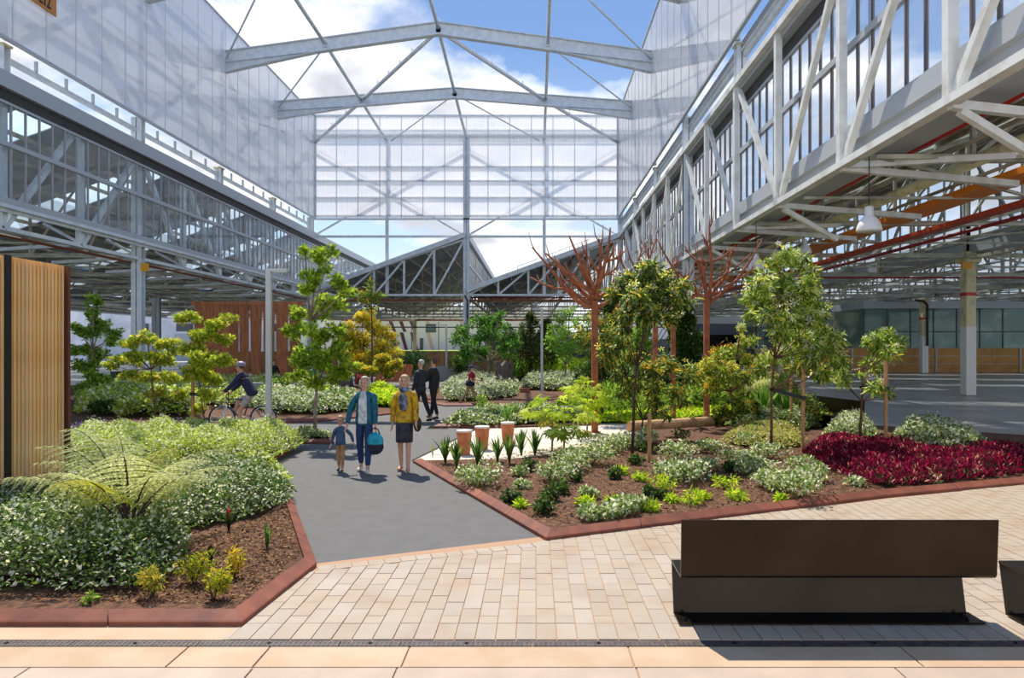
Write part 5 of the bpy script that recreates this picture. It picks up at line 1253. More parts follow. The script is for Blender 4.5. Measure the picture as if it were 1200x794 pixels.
# ================================================================== stump, rocks, log
def craggy(label, cat, name, px, py, w, top, seed, ny=1., pts=None, n=22, m='stump', flare=1.15, jag=.12, base=0):
    x, y = G(px, py); s = y/F; H = HC-(top-VY)*s-base; r = w*s/2; rg2 = random.Random(seed); V = []; rows = 9
    ph = [rg2.uniform(0, 6.28) for _ in range(6)]
    for i in range(rows):
        u = i/(rows-1)
        for j in range(n):
            a = 2*PI*j/n; rr = r*(flare-(flare-1)*min(1,u*2))*(1+.09*math.sin(5*a+ph[0])+.05*math.sin(9*a+ph[1]+u)+.03*math.sin(14*a+ph[2]))*(1 if pts is None else pts(u))
            z = u*H
            if i == rows-1: z += jag*H*(math.sin(3*a+ph[3])*.5+math.sin(7*a+ph[4])*.5)
            V.append((rr*math.cos(a), rr*math.sin(a)*ny, z))
    V += [(0,0,H*.86)]; Fc = [(i*n+j, i*n+(j+1)%n, (i+1)*n+(j+1)%n, (i+1)*n+j) for i in range(rows-1) for j in range(n)] + [((rows-1)*n+j, (rows-1)*n+(j+1)%n, rows*n) for j in range(n)] + [tuple(range(n-1,-1,-1))]
    o = MB().add(V, Fc).build(name, M[m]); o.location = (x, y, base); tag(o, label, cat); return o
craggy('weathered grey tree stump among the cream groundcover', 'stump', 'tree_stump', 590, 457, 22, 425, 3)
M['rockd'] = mat('dark_rock', lin(96,88,88), .85, noise=(lin(60,54,54), 3, .35, .65), bump=.8, bscale=8)
craggy('dark jagged standing rock behind the child and the maple', 'rock', 'standing_rock', 405, 458, 19, 428, 5, ny=.5, m='rockd', pts=lambda u: 1-.35*u, jag=.2)
craggy('tall rounded dark standing rock behind the flowering bush', 'rock', 'standing_rock', 423, 450, 13, 417, 8, ny=.5, m='rockd', pts=lambda u: 1-.55*u*u, jag=.02)
craggy('low broken dark rock beside the jagged standing rock', 'rock', 'standing_rock', 391, 456, 12, 437, 12, ny=.6, m='rockd', pts=lambda u: 1-.4*u, jag=.15)
t = thing('timber_log', 'pale sawn log edging under the rust tree sculptures', 'log', (*G(738,506), 0)); a = G(833,500); b0 = G(738,506)
MB().tube([(0,0,.12),(a[0]-b0[0],a[1]-b0[1],.14)], [.15,.14], 14).build('trunk', mat('sawn_log', lin(206,168,124), .8, noise=(lin(170,128,88), 4, .4, .65), bump=.4, bscale=12), t)
t = thing('timber_log', 'darker log edging curving behind the orange flowered shrub', 'log', (*G(838,500), 0)); MB().tube([(0,0,.13),(.9,.35,.14),(1.8,.9,.16)], [.13,.13,.12], 12).build('trunk', M['barkd'], t)
MB()
o = MB().box((-.35,-.1,0),(.35,.1,.25)).build('rusty_block', M['corten']); o.location = (*G(612,461), 0); tag(o, 'small rusty steel block beside the tree stump', 'block')

# ================================================================== rust coloured tree sculptures
def sculpture(label, px, py, fork, branches, tr=.11):
    x, y = G(px, py); t = thing('tree_sculpture', label, 'sculpture', (x, y, 0)); s = y/F
    f = Vector((0, 0, P3(px, fork, y)[2])); w = tr
    MB().box((-w, -w, 0), (w, w, f.z)).build('trunk', M['orust'], t, bevel=.01)
    MB().box((-w*1.8, -w*1.8, 0), (w*1.8, w*1.8, .03)).build('base_plate', M['orust'], t)
    for br in branches:
        pts = []; dep = RR.uniform(-1, 1)*.55
        x0 = br[0][0]
        for i, (u, v) in enumerate(br):
            qx, qy = 620+u/4.286, 250+v/4.286; dy = dep*abs(u-x0)/4.286*s + dep*.25*i*.2
            if i == 0 and abs(qx-px) < 6: dy = 0
            q = P3(qx, qy, y+dy); pts.append(Vector((q[0]-x, q[1]-y, q[2])))
        r0 = tr*(.8 if abs(620+br[0][0]/4.286-px) < 7 and br[0][1] > (fork-250)*4.286-110 else .5); n = len(pts)
        # smooth the polyline
        sp = [pts[0]]
        for i in range(n-1):
            sp += [pts[i].lerp(pts[i+1], .33), pts[i].lerp(pts[i+1], .67)]
        sp.append(pts[-1]); k = len(sp)
        bo = MB().tube(sp, [r0*(1-.72*i/(k-1)) for i in range(k)], 7).build('branch', M['orust'], t, smooth=True)
        for j in range(3):
            i = RR.randrange(max(1, k//3), k-1); d = (sp[min(i+1,k-1)]-sp[i-1]).normalized(); sd = Vector((RR.gauss(0,1), RR.gauss(0,1), RR.gauss(.4,.5))).normalized(); l = RR.uniform(.25,.6)
            q0_, q1_ = sp[i], sp[i] + (d+sd*.8).normalized()*l*.5; q2_ = q1_ + (d*.6+Vector((0,0,.8))+sd*.2).normalized()*l*.6; rr_ = r0*(1-.72*i/(k-1))*.7
            MB().tube([q0_,q1_,q2_], [rr_, rr_*.8, rr_*.4], 6).build('twig', M['orust'], bo, smooth=True)
sculpture('rust coloured steel tree sculpture with the widest bare crown, before the central banner', 697, 507, 352, [
 [(326,470),(260,458),(200,400),(150,330),(75,240),(15,170)], [(326,460),(250,420),(200,380),(110,375),(5,320)], [(326,400),(270,370),(200,320),(140,250),(85,200)],
 [(322,440),(240,370),(180,290),(140,235)], [(330,390),(300,320),(250,230),(200,110)], [(330,420),(355,300),(360,200),(350,125)], [(335,430),(370,290),(400,180),(408,70)],
 [(345,290),(300,225),(270,185)], [(350,315),(410,300),(450,262),(457,190)], [(335,430),(400,390),(450,360),(470,300)], [(332,475),(400,445),(450,405),(485,380)], [(378,240),(440,228),(487,182)],
 [(322,430),(290,330),(240,255)], [(326,420),(310,350),(295,250)], [(300,380),(250,340),(215,295)]], tr=.078)
sculpture('rust coloured tree sculpture rising tall and curved beside the flowering tree', 828, 492, 350, [
 [(893,440),(830,390),(770,345),(700,240),(640,125)], [(893,450),(880,340),(845,250),(835,170)], [(895,450),(918,350),(915,220),(905,100),(908,30)], [(912,245),(850,242),(810,215),(782,160)],
 [(897,450),(930,380),(990,320),(1012,230),(1015,190)], [(897,455),(1000,380),(1080,290),(1170,135)], [(925,350),(1000,300),(1060,255),(1112,200)], [(980,370),(1080,315),(1140,262)], [(915,220),(885,130),(865,105)],
 [(925,240),(990,210),(1037,160)], [(893,430),(880,330),(872,240),(868,170)], [(893,450),(820,370),(760,300)], [(930,380),(970,330),(965,260)]], tr=.075)
sculpture('thin rust coloured tree sculpture behind the leaning flowering tree', 768, 494, 350, [
 [(634,430),(570,330),(515,250),(495,180)], [(634,420),(590,280),(600,240),(640,125)], [(634,420),(560,290),(545,250),(572,165)], [(634,420),(690,300),(760,235)], [(634,430),(480,300),(455,190)], [(600,260),(600,200),(597,165)]], tr=.065)
sculpture('thin rust coloured tree sculpture standing beside the dark round evergreen', 789, 493, 360, [
 [(724,480),(780,452),(850,400),(872,330)], [(724,480),(690,430),(640,360)], [(724,480),(800,380),(862,310)], [(724,470),(740,380),(720,300)], [(724,470),(770,370),(830,280)]], tr=.06)

# vertical orange banner
x, y, z = P3(731, 375, 36); t = thing('banner_sign', 'narrow orange double banner lettered in white behind the first sculpture', 'sign', (x, y, 0))
for dx in (-.27, .27): MB().box((dx-.19, -.04, 2.6), (dx+.19, .04, 5.2)).build('banner_panel', mat('banner_orange', lin(226,104,30), .5), t)
MB().box((-.04,-.03,0), (.04,.03,2.6)).build('pole', M['steel'], t)
fc = bpy.data.curves.new('banner', 'FONT'); fc.body = 'Central Forest'; fc.size = .42; fc.extrude = .01; fc.materials.append(M['white'])
fo = text_obj('lettering', fc); fo.parent = t; fo.location = (.42, -.055, 2.62); fo.rotation_euler = (PI/2, -PI/2, 0); fo.scale = (.92, .9, 1)

# ================================================================== rusty plank wall and tilted panels
pr = thing('plank_wall', 'tall screen wall of tapering weathered steel planks with gaps', 'wall', (-14, 37.5, 0))
pl = [(228,236,228,236),(237,246,237,247),(247,257,248,256),(257.5,268,258,267),(268.5,279.5,269,277.5),(279.5,291,282,290.5),(293,306.5,295,304.5),(308,321.5,310.5,319),(323.5,337.5,325,336),(338.5,353,341,349.5)]
pl = [(a, b, c+.9, d-.9) if a > 260 else (a, b, c, d) for a, b, c, d in pl]
for k, (a, b, c, d) in enumerate(pl):
    q = lambda px_, z_: ((px_-VX)/F*37.5+14, z_); ys_ = .02*(k % 2)
    V = [(q(c,0)[0],ys_,0),(q(d,0)[0],ys_,0),(q((b+d)/2+.8,0)[0],ys_,2.2),(q(b,0)[0],ys_,4.42),(q(a,0)[0],ys_,4.42),(q((a+c)/2-.8,0)[0],ys_,2.2)]
    n = 6; V += [(v[0], v[1]+.06, v[2]) for v in V]
    MB().add(V, [tuple(range(6)), tuple(range(11,5,-1))] + [(i, n+i, n+(i+1)%n, (i+1)%n) for i in range(n)]).build('plank', M['corten'], pr)
MB().box((-4.9,-.03,4.42), (1.3,.12,4.6)).build('top_rail', M['corten'], pr); MB().box((-4.9,.1,0),(1.3,.16,.5)).build('bottom_rail', M['corten'], pr)
tp = thing('tilted_panels', 'low row of leaning rusty steel panels behind the two women', 'wall', (*G(460,447), 0)); yy = tp.location.y; xx = tp.location.x
e0 = [437,446,457,469,481]; e1 = [447,455,466,476.5,484]
for i in range(4):
    f_ = lambda p: (p-VX)/F*yy-xx
    V = [(f_(e0[i])+.04,0,0),(f_(e0[i+1]),0,0),(f_(e1[i+1]),.12,1.05),(f_(e1[i])+.04,.12,1.05)]; V += [(v[0],v[1]+.05,v[2]) for v in V]
    MB().add(V, [(0,1,2,3),(7,6,5,4),(0,4,5,1),(1,5,6,2),(2,6,7,3),(3,7,4,0)]).build('steel_panel', M['corten'], tp)
lw_ = MB().box((-16.5,28.3,0), (-8.6,28.6,.62)).build('low_wall', mat('low_concrete_wall', lin(178,172,164), .8)); tag(lw_, 'low pale concrete wall behind the cyclist', 'wall')
lw_ = MB().box((-6.6,42.5,0), (-3.5,43,.9)).build('low_wall', mat('low_grey_wall', lin(150,148,146), .8)); tag(lw_, 'low grey wall behind the suited men', 'wall')

# ================================================================== hoardings, pavilion and buildings beyond
def hoarding(label, x0, x1, y, h, pw_, m, rails=0, z0=0):
    t = thing('timber_hoarding', label, 'fence', (x0, y, z0)); k = max(1, round((x1-x0)/pw_)); w = (x1-x0)/k
    me = MB().box((.01, 0, 0), (w-.01, .05, h)).mesh('panel', m)
    for i in range(k): inst('panel', me, t, (i*w, 0, 0))
    if rails:
        for i in range(0, k, 3): MB().box((i*w-.06, -.1, 0), (i*w+.06, 0, h+.05)).build('post', M['steel_g'], t)
        for zz in (h*.35, h*.68): MB().box((0, -.05, zz-.02), (x1-x0, 0, zz+.02)).build('rail', M['steel_g'], t)
    return t
hoarding('long timber hoarding below the green glazed pavilion', 19.5, 50, 57.2, 2.02, 2.4, M['hoard'], rails=1)
hoarding('dark brown hoarding across the back of the garden', -16.0, -1.5, 55.6, 1.75, 1.2, M['hoard_d'])
hoarding('brown hoarding behind the maples and rusty planks', -27, -16.3, 56.5, 1.75, 1.2, M['hoard_d'])
def pavilion(name, label, x0, x1, y, z0, z1, mod, fascia=.6, cat='building'):
    t = thing(name, label, cat, (x0, y, 0)); w = x1-x0; k = round(w/mod); m_ = w/k
    tr_ = z0+(z1-z0)*.42
    g1 = MB().box((.04,0,z0),(m_-.04,.03,tr_-.03)).mesh('glass_pane', M['glass_g']); g2 = MB().box((.04,0,tr_+.03),(m_-.04,.03,z1)).mesh('glass_pane', M['glass_g']); mu = MB().box((-.04,-.05,z0),(.04,.05,z1)).mesh('mullion', M['louv'])
    for i in range(k): inst('glass_pane', g1, t, (i*m_,0,0)); inst('glass_pane', g2, t, (i*m_,0,0)); inst('mullion', mu, t, (i*m_,0,0))
    MB().box((0,-.05,tr_-.04),(w,.05,tr_+.04)).build('transom', M['louv'], t)
    MB().box((-.2,-.3,z1),(w+.2,6,z1+fascia)).build('fascia', M['gutter'], t); MB().box((0,-.05,0),(w,.1,z0)).build('base_wall', M['gutter'], t)
    MB().box((0,5.9,0),(w,6,z1)).build('rear_wall', mat('pavilion_inside', lin(150,168,158), .8, noise=(lin(236,232,210), .35, .5, .6)), t); MB().box((0,0,z0-.1),(w,6,z0)).build('inner_floor', M['gutter'], t)
    return t
pavilion('glazed_pavilion', 'green glazed pavilion behind the timber hoarding', 28.2, 50, 58.5, 2.0, 5.4, 1.95)
pavilion('glazed_pavilion', 'farther green glazed pavilion wing between the flowering trees', 24, 37.5, 74, 2.0, 4.3, 2.2, fascia=.8)
t = thing('shop_front', 'slate grey kiosk with white fascia and dark opening behind the flowering shrub tree', 'building', (17.5, 82, 0))
MB().box((0,0,4.9),(12,4,5.7)).build('fascia', M['white'], t); MB().box((0,.1,3.6),(12,4,4.9)).build('upper_wall', mat('slate_wall', lin(128,130,146), .6), t)
MB().box((0,1.5,0),(12,4,3.6)).build('dark_interior', M['black'], t); MB().box((0,.1,0),(4,.3,1.6)).build('counter', mat('grey_counter', lin(150,150,156), .6), t); MB().box((4.3,.05,2.0),(9,.1,2.5)).build('red_stripe', M['red'], t); MB().box((9.3,.1,0),(12,.3,2.4)).build('counter', mat('teal_counter', lin(90,130,124), .6), t)
t = thing('dark_pavilion', 'dark low building with square windows behind the conifers', 'building', (-7, 101, 0))
MB().box((0,0,0),(22,6,3.6)).build('wall', mat('dark_grey_wall', lin(86,80,82), .6), t); MB().box((0,-.2,3.6),(22,6,4.3)).build('fascia', mat('pale_fascia', lin(222,214,210), .6), t)
for i in range(9): 
    w_ = MB().box((.6+i*2.4,-.05,1.5),(2.2+i*2.4,.05,3.0)).build('window', M['gutter'], t); MB().box((.72+i*2.4,-.08,1.62),(2.08+i*2.4,-.04,2.88)).build('pane', M['louv'], w_)
MB().box((2,-.3,0),(9,-.1,1.3)).build('red_panel', M['maroon'], t)
g_ = MB().box((-40,104,-.03),(5,126,1.55)).build('lawn', mat('lawn', lin(176,190,70), .9, noise=(lin(140,160,50), .8, .4, .6))); tag(g_, 'bright yellow green lawn bank beyond the far end', kind='structure')
t = thing('pale_building', 'long pale building with slanting maroon stripes beyond the lawn', 'building', (-52, 130, 0))
MB().box((0,0,0),(58,12,9.5)).build('wall', mat('pale_pink_render', lin(226,214,206), .8), t)
for px in (442,457,469,481,500,540): 
    x = (px-VX)/F*130+52; mm_ = mat('plum_stripe', lin(96,54,66), .8) if px < 490 else mat('beige_stripe', lin(206,176,150), .8)
    for z0_, z1_, o_ in ((1.5,4.9,0),(5.0,7.4,-.3)):
        V = [(x+o_+.9,-.05,z0_),(x+o_+1.5,-.05,z0_),(x+o_+.6,-.05,z1_),(x+o_-.1,-.05,z1_)]; V += [(v[0],.05,v[2]) for v in V]
        MB().add(V, [(0,1,2,3),(7,6,5,4),(0,4,5,1),(1,5,6,2),(2,6,7,3),(3,7,4,0)]).build('stripe', mm_, t)
w_ = MB().box(((499-VX)/F*130+52,-.1,4.9),((511-VX)/F*130+52,.05,6.5)).build('window', M['louv'], t); MB().box(((501-VX)/F*130+52,-.15,5.3),((509-VX)/F*130+52,-.09,6.1)).build('pane', M['glass_g'], w_)
w_ = MB().box(((492-VX)/F*130+52,-.1,1.5),((496-VX)/F*130+52,.05,3.8)).build('door', M['louv'], t)
t = thing('white_building', 'white industrial shed with roller doors beyond the maples', 'building', (-95, 108, 0))
MB().box((0,0,0),(58,10,9)).build('wall', mat('white_shed', lin(226,228,232), .7, noise=(lin(200,206,212), .3, .45, .6)), t)
for i in range(8): d_ = MB().box((3+i*7,-.1,0),(6.2+i*7,.05,4.2)).build('roller_door', M['steel_g'], t); MB().box((3.3+i*7,-.14,4.6),(5.9+i*7,-.05,5.8)).build('window', M['louv'], t)
t = thing('side_building', 'pale service building far behind the batten screen', 'building', (-74, 20, 0)); MB().box((-4,0,0),(0,80,8)).build('wall', mat('pale_side_wall', lin(206,208,212), .8), t)
for i in range(12): MB().box((0,3+i*6.5,1.2),(.1,6.2+i*6.5,3.2)).build('window', M['louv'], t)
t = thing('east_building', 'pale building closing the far side behind the pavilion', 'building', (72, 30, 0)); MB().box((0,0,0),(3,72,6.5)).build('wall', mat('pale_wall_2', lin(196,196,196), .8), t)
t = thing('white_building', 'white fronted shed beyond the glazed uprights at the far end', 'building', (16, 112, 0)); MB().box((0,0,0),(60,10,8.5)).build('wall', mat('white_shed_2', lin(224,222,222), .7), t)
for i in range(9): MB().box((2+i*6.5,-.1,1),(6+i*6.5,.05,3.4)).build('window', M['louv'], t)
for k, (px, Y) in enumerate(((459,110),(482.5,112),(514,112))): 
    o = MB().tube([(0,0,0),(0,0,6.2)], .07, 6).build('flag_pole', M['louv']); o.location = ((px-VX)/F*Y, Y, 0); tag(o, f'thin dark pole on the far lawn, {ordn(k)} of three from the lamp', 'pole', 'thin poles on the far lawn')
# low furniture under the roofs beyond the maples
o = MB().box((0,0,.35),(7,.8,.45)).box((.2,.1,0),(.4,.7,.35)).box((6.6,.1,0),(6.8,.7,.35)).build('low_platform', M['gutter']); o.location = (-19.5, 31, 0); tag(o, 'low pale platform bench behind the golden acer', 'bench')
def skip_(lab, px, py, w, h, col):
    x, y = G(px, py); s = y/F; o = MB().add([(-w/2*s,0,0),(w/2*s,0,0),(w/2*s,1,0),(-w/2*s,1,0),(-w/2*s*1.1,-.1,h*s),(w/2*s*1.1,-.1,h*s),(w/2*s*1.1,1.1,h*s),(-w/2*s*1.1,1.1,h*s)], [(0,3,2,1),(4,5,6,7),(0,1,5,4),(1,2,6,5),(2,3,7,6),(3,0,4,7)]).build('waste_bin', mat('bin', lin(*col), .5), bevel=.03); o.location = (x, y, 0); tag(o, lab, 'bin')
skip_('dark green bin behind the golden acer', 137, 447, 13, 12, (60,84,70)); skip_('bright green bin behind the rusty planks', 361, 446, 12, 12, (90,190,60))

# ================================================================== people
def skinmesh(name, nodes, edges, radii, m, parent, root=0, sub=2, ry=None):
    me = bpy.data.meshes.new(name); me.from_pydata([tuple(v) for v in nodes], edges, [])
    import bmesh
    bm = bmesh.new(); bm.from_mesh(me); ly = bm.verts.layers.skin.verify(); bm.verts.ensure_lookup_table()
    for i, v in enumerate(bm.verts):
        r = radii[i]; v[ly].radius = r if isinstance(r, tuple) else (r, r); v[ly].use_root = (i == root)
    bm.to_mesh(me); bm.free(); me.materials.append(m)
    o = bpy.data.objects.new(name, me); COL.objects.link(o); o.parent = parent
    k = o.modifiers.new('skin', 'SKIN'); k.use_smooth_shade = True; k.branch_smoothing = .6
    s = o.modifiers.new('smooth', 'SUBSURF'); s.levels = sub; s.render_levels = sub
    return o
def cloth(name, col, rough=.8, n2=None): return mat(name, lin(*col), rough, noise=(lin(*(n2 or [int(c*.8) for c in col])), 14, .4, .6))
SKIN = mat('skin', lin(214,160,130), .55)
def person(label, x, y, yaw, H, top, bottom, hair, pose, top_open=None, skirt=False, shoe=(30,30,32), hair_style='short', group=None, child=False, headk=1., short=False, zoff=0, cat='person', lean=0, sleeves=True, seat=None):
    """yaw 0 faces the camera (-Y); everything in metres at scale H/1.75"""
    S = H/1.75; t = thing('person', label, cat, (x, y, zoff), yaw, group)
    def rotx(v, a): return Vector((v.x, v.y*math.cos(a)-v.z*math.sin(a), v.y*math.sin(a)+v.z*math.cos(a)))
    hd = (1.35 if child else 1.)*headk
    P = {}; hip = Vector((0,0,.93)) if not seat else Vector((0,0,seat/S))
    lv = lambda z, yy=0: hip + rotx(Vector((0, yy, z)), lean)
    P['pel'] = hip; P['sp'] = lv(.2); P['ch'] = lv(.40); P['ne'] = lv(.56); hb = lv(.62)
    P['jw'] = hb + Vector((0,-.012,.02*hd)); P['hm'] = P['jw'] + Vector((0,.012,.085*hd)); P['cr'] = P['hm'] + Vector((0,.008,.075*hd))
    P['nose'] = P['jw'] + Vector((0,-.105*hd,.055*hd))
    names = ['pel','sp','ch','ne','jw','hm','cr']; rad = {'pel':(.145,.105),'sp':(.12,.09),'ch':(.125,.085),'ne':.05,'jw':(.06*hd,.07*hd),'hm':(.075*hd,.092*hd),'cr':(.05*hd,.06*hd)}
    E = [('pel','sp'),('sp','ch'),('ch','ne'),('ne','jw'),('jw','hm'),('hm','cr')]
    P['nose'] = P['jw'] + Vector((0,-.088*hd,.04*hd)); 
    for s, nm in ((1,'r'),(-1,'l')):
        a = pose['arm_'+nm]          # (forward swing, outward, elbow bend)
        sh = lv(.47) + Vector((s*.175,0,0)); P['sh'+nm] = sh
        d1 = Vector((s*math.sin(a[1]), -math.sin(a[0])*math.cos(a[1]), -math.cos(a[0])*math.cos(a[1])))
        el = sh + d1*.29; a2 = a[0]+a[2]; d2 = Vector((s*math.sin(a[1])*.5, -math.sin(a2), -math.cos(a2))).normalized(); wr = el + d2*.25
        P['el'+nm] = el; P['wr'+nm] = wr; pm = wr + d2*.07; P['pm'+nm] = pm
        E += [('ch','sh'+nm),('sh'+nm,'el'+nm),('el'+nm,'wr'+nm),('wr'+nm,'pm'+nm)]; rad.update({'sh'+nm:.055,'el'+nm:.040,'wr'+nm:.026,'pm'+nm:(.036,.020)})
        side = Vector((0,1,0)) if abs(d2.y) < .8 else Vector((0,0,1)); side = (side - d2*side.dot(d2)).normalized(); inn = d2.cross(side)*s
        for k in range(4):
            b0_ = pm + d2*.025 + side*(.026-.0175*k); l = (.040,.046,.042,.032)[k]; 
            for j in range(2): q = f'f{nm}{k}{j}'; P[q] = b0_ + d2*l*(j+.6) + inn*.010*(j+1)*(j+.5); rad[q] = .0085 if j == 0 else .007
            E += [('pm'+nm, f'f{nm}{k}0'), (f'f{nm}{k}0', f'f{nm}{k}1')]
        P['t'+nm+'0'] = wr + d2*.04 + side*.045; P['t'+nm+'1'] = wr + d2*.075 + side*.062 + inn*.01; rad['t'+nm+'0'] = .010; rad['t'+nm+'1'] = .008; E += [('wr'+nm,'t'+nm+'0'),('t'+nm+'0','t'+nm+'1')]
        g = pose['leg_'+nm]          # (thigh forward, knee bend, outward)
        hp = hip + Vector((s*.085,0,-.06)); o_ = math.sin(g[2] if len(g) > 2 else .03)*s
        kn = hp + Vector((o_*.42, -math.sin(g[0])*.42, -math.cos(g[0])*.42)); sa = g[0]-g[1]; an = kn + Vector((o_*.3, -math.sin(sa)*.40, -math.cos(sa)*.40))
        fa = sa*.55; to = an + Vector((s*.02, -.15*math.cos(fa), -.055-.15*math.sin(-fa)*1.0)); 
        P['hp'+nm] = hp; P['kn'+nm] = kn; P['an'+nm] = an; P['to'+nm] = to; E += [('pel','hp'+nm),('hp'+nm,'kn'+nm),('kn'+nm,'an'+nm),('an'+nm,'to'+nm)]
        rad.update({'hp'+nm:.085,'kn'+nm:.055,'an'+nm:.036,'to'+nm:.028})
        P['ear'+nm] = P['hm'] + Vector((s*.078*hd, .01, -.02*hd)); 
    low = min(min(P['anr'].z, P['anl'].z)-.085, min(P['tor'].z, P['tol'].z)-.03)
    if seat is None:
        for k in P: P[k] = P[k] - Vector((0,0,low))
    keys = [k for k in P if k not in ('nose','earr','earl')]; idx = {k:i for i, k in enumerate(keys)}; sc_ = lambda r: tuple(q*S for q in r) if isinstance(r, tuple) else r*S
    body = skinmesh('body', [P[k]*S for k in keys], [(idx[a], idx[b]) for a, b in E], [sc_(rad[k]) for k in keys], SKIN, t, sub=1 if y > 22 else 2)
    hm, jw = P['hm']*S, P['jw']*S; hs = hd*S
    fc_ = MB().ball((hm.x, hm.y-.088*hs, hm.z-.035*hs), .018*hs, (.7,1,1.4), 8, 5)
    fc_.build('nose', SKIN, t, smooth=True)
    for s in (-1,1):
        MB().ball((hm.x+s*.03*hs, hm.y-.080*hs, hm.z-.005*hs), .011*hs, n=8, m=5).build('eye', M['black'], t, smooth=True)
        MB().ball((hm.x+s*.078*hs, hm.y+.005, hm.z-.03*hs), .024*hs, (.4,.8,1.2), 8, 5).build('ear', SKIN, t, smooth=True)
    MB().box((hm.x-.024*hs, hm.y-.089*hs, hm.z-.078*hs), (hm.x+.024*hs, hm.y-.075*hs, hm.z-.068*hs)).build('mouth', mat('lips', lin(176,90,84), .5), t)
    # clothing: shells around the same skeleton
    def shell(nm, ks, es, rs, m, root=0): 
        ix = {k:i for i, k in enumerate(ks)}; return skinmesh(nm, [P[k]*S for k in ks], [(ix[a], ix[b]) for a, b in es], [sc_(r) for r in rs], m, t, root, sub=1 if y > 22 else 2)
    P['neb'] = P['ch'].lerp(P['ne'], 1.02); P['belt'] = P['pel'] + Vector((0,0,.02)); P['hem'] = P['pel'] + (P['pel']-P['sp'])*.55; P['wst'] = P['pel'].lerp(P['sp'], .45); P['uch'] = P['ch'].lerp(P['ne'], .5)
    if sleeves: shell('top', ['hem','belt','sp','ch','uch','neb','shr','elr','wrr','shl','ell','wrl'], [('hem','belt'),('belt','sp'),('sp','ch'),('ch','uch'),('uch','neb'),('uch','shr'),('shr','elr'),('elr','wrr'),('uch','shl'),('shl','ell'),('ell','wrl')], [(.20,.155),(.19,.145),(.172,.132),(.19,.138),(.15,.125),.075,.092,.062,.046,.092,.062,.046], top, 2)
    else:
        P['elr2'] = P['shr'].lerp(P['elr'], .7); P['ell2'] = P['shl'].lerp(P['ell'], .7)
        shell('top', ['hem','belt','sp','ch','uch','neb','shr','elr2','shl','ell2'], [('hem','belt'),('belt','sp'),('sp','ch'),('ch','uch'),('uch','neb'),('uch','shr'),('shr','elr2'),('uch','shl'),('shl','ell2')], [(.19,.15),(.18,.14),(.165,.128),(.185,.135),(.13,.10),.07,.084,.066,.084,.066], top, 2)
    if top_open:    # shirt front between the jacket edges
        c = P['ch']*S; b = P['belt']*S; w = .075*S; n_ = P['neb']*S
        V = [(b.x-w*1.1, b.y-.150*S, b.z-.06*S), (b.x+w*1.1, b.y-.150*S, b.z-.06*S), (c.x+w, c.y-.142*S, c.z), (n_.x+w*.6, n_.y-.092*S, n_.z+.0*S), (n_.x-w*.6, n_.y-.092*S, n_.z), (c.x-w, c.y-.142*S, c.z)]
        V2 = [(v[0], v[1]+.03*S, v[2]) for v in V]; n = 6
        MB().add(V+V2, [tuple(range(6)), tuple(range(11,5,-1))] + [(i, n+i, n+(i+1)%n, (i+1)%n) for i in range(n)]).build('shirt_front', top_open, t, bevel=.01)
    if skirt:
        p0 = P['pel']*S; z0_ = (P['knr'].z+P['knl'].z)/2*S-.0; k0 = (P['knr']+P['knl'])/2*S
        V = []; n = 20; rows = 6
        for i in range(rows):
            u = i/(rows-1); c = p0.lerp(k0, u); zz = p0.z+.06*S-(p0.z+.06*S-z0_-.06*S)*u; rx = (.165-.005*u)*S if u > .2 else .155*S; ryy = (.125+.02*u)*S
            V += [(c.x+rx*math.cos(2*PI*j/n), c.y+ryy*math.sin(2*PI*j/n), zz) for j in range(n)]
        MB().add(V, [((i+1)*n+j, (i+1)*n+(j+1)%n, i*n+(j+1)%n, i*n+j) for i in range(rows-1) for j in range(n)] + [tuple(range(n)), tuple(range(rows*n-1, (rows-1)*n-1, -1))]).build('skirt', bottom, t, smooth=True)
    elif short:
        P['kr'] = P['hpr'].lerp(P['knr'], .85); P['kl'] = P['hpl'].lerp(P['knl'], .85)
        shell('shorts', ['wst','pel','hpr','kr','hpl','kl'], [('wst','pel'),('pel','hpr'),('hpr','kr'),('pel','hpl'),('hpl','kl')], [(.165,.13),(.165,.13),.105,.085,.105,.085], bottom)
    else:
        P['ar'] = P['knr'].lerp(P['anr'], .92); P['al'] = P['knl'].lerp(P['anl'], .92)
        shell('trousers', ['wst','pel','hpr','knr','ar','hpl','knl','al'], [('wst','pel'),('pel','hpr'),('hpr','knr'),('knr','ar'),('pel','hpl'),('hpl','knl'),('knl','al')], [(.16,.125),(.162,.125),.098,.070,.052,.098,.070,.052], bottom)
    sm = mat('shoe', lin(*shoe), .5)
    for nm in 'rl':
        a, b = P['an'+nm]*S, P['to'+nm]*S; h = a + Vector((0,.035*S,-.05*S))
        skinmesh('shoe', [h, a.lerp(b,.5)+Vector((0,0,-.012*S)), b+Vector((0,-.03*S,.0))], [(0,1),(1,2)], [(.040*S,.045*S),(.045*S,.042*S),(.038*S,.028*S)], sm, t, sub=1)
    hc_ = hair if isinstance(hair, bpy.types.Material) else mat('hair', lin(*hair), .7, noise=(lin(*[int(c*.8) for c in hair]), 30, .4, .6))
    hb_ = MB(); c = hm + Vector((0,.018*S,.030*hs))
    hb_.ball((c.x,c.y,c.z), .098*hs, (.93,1.02,.92), 14, 9)
    o = hb_.build('hair', hc_, t, smooth=True)
    # shape: cut the front lower part away so the face shows
    for v in o.data.vertices:
        d = v.co - c
        if d.z < .02*hs and d.y < -.01*hs: v.co.y = c.y + .0; v.co.x = c.x + d.x*.96; v.co.z = max(v.co.z, c.z-.03*hs)
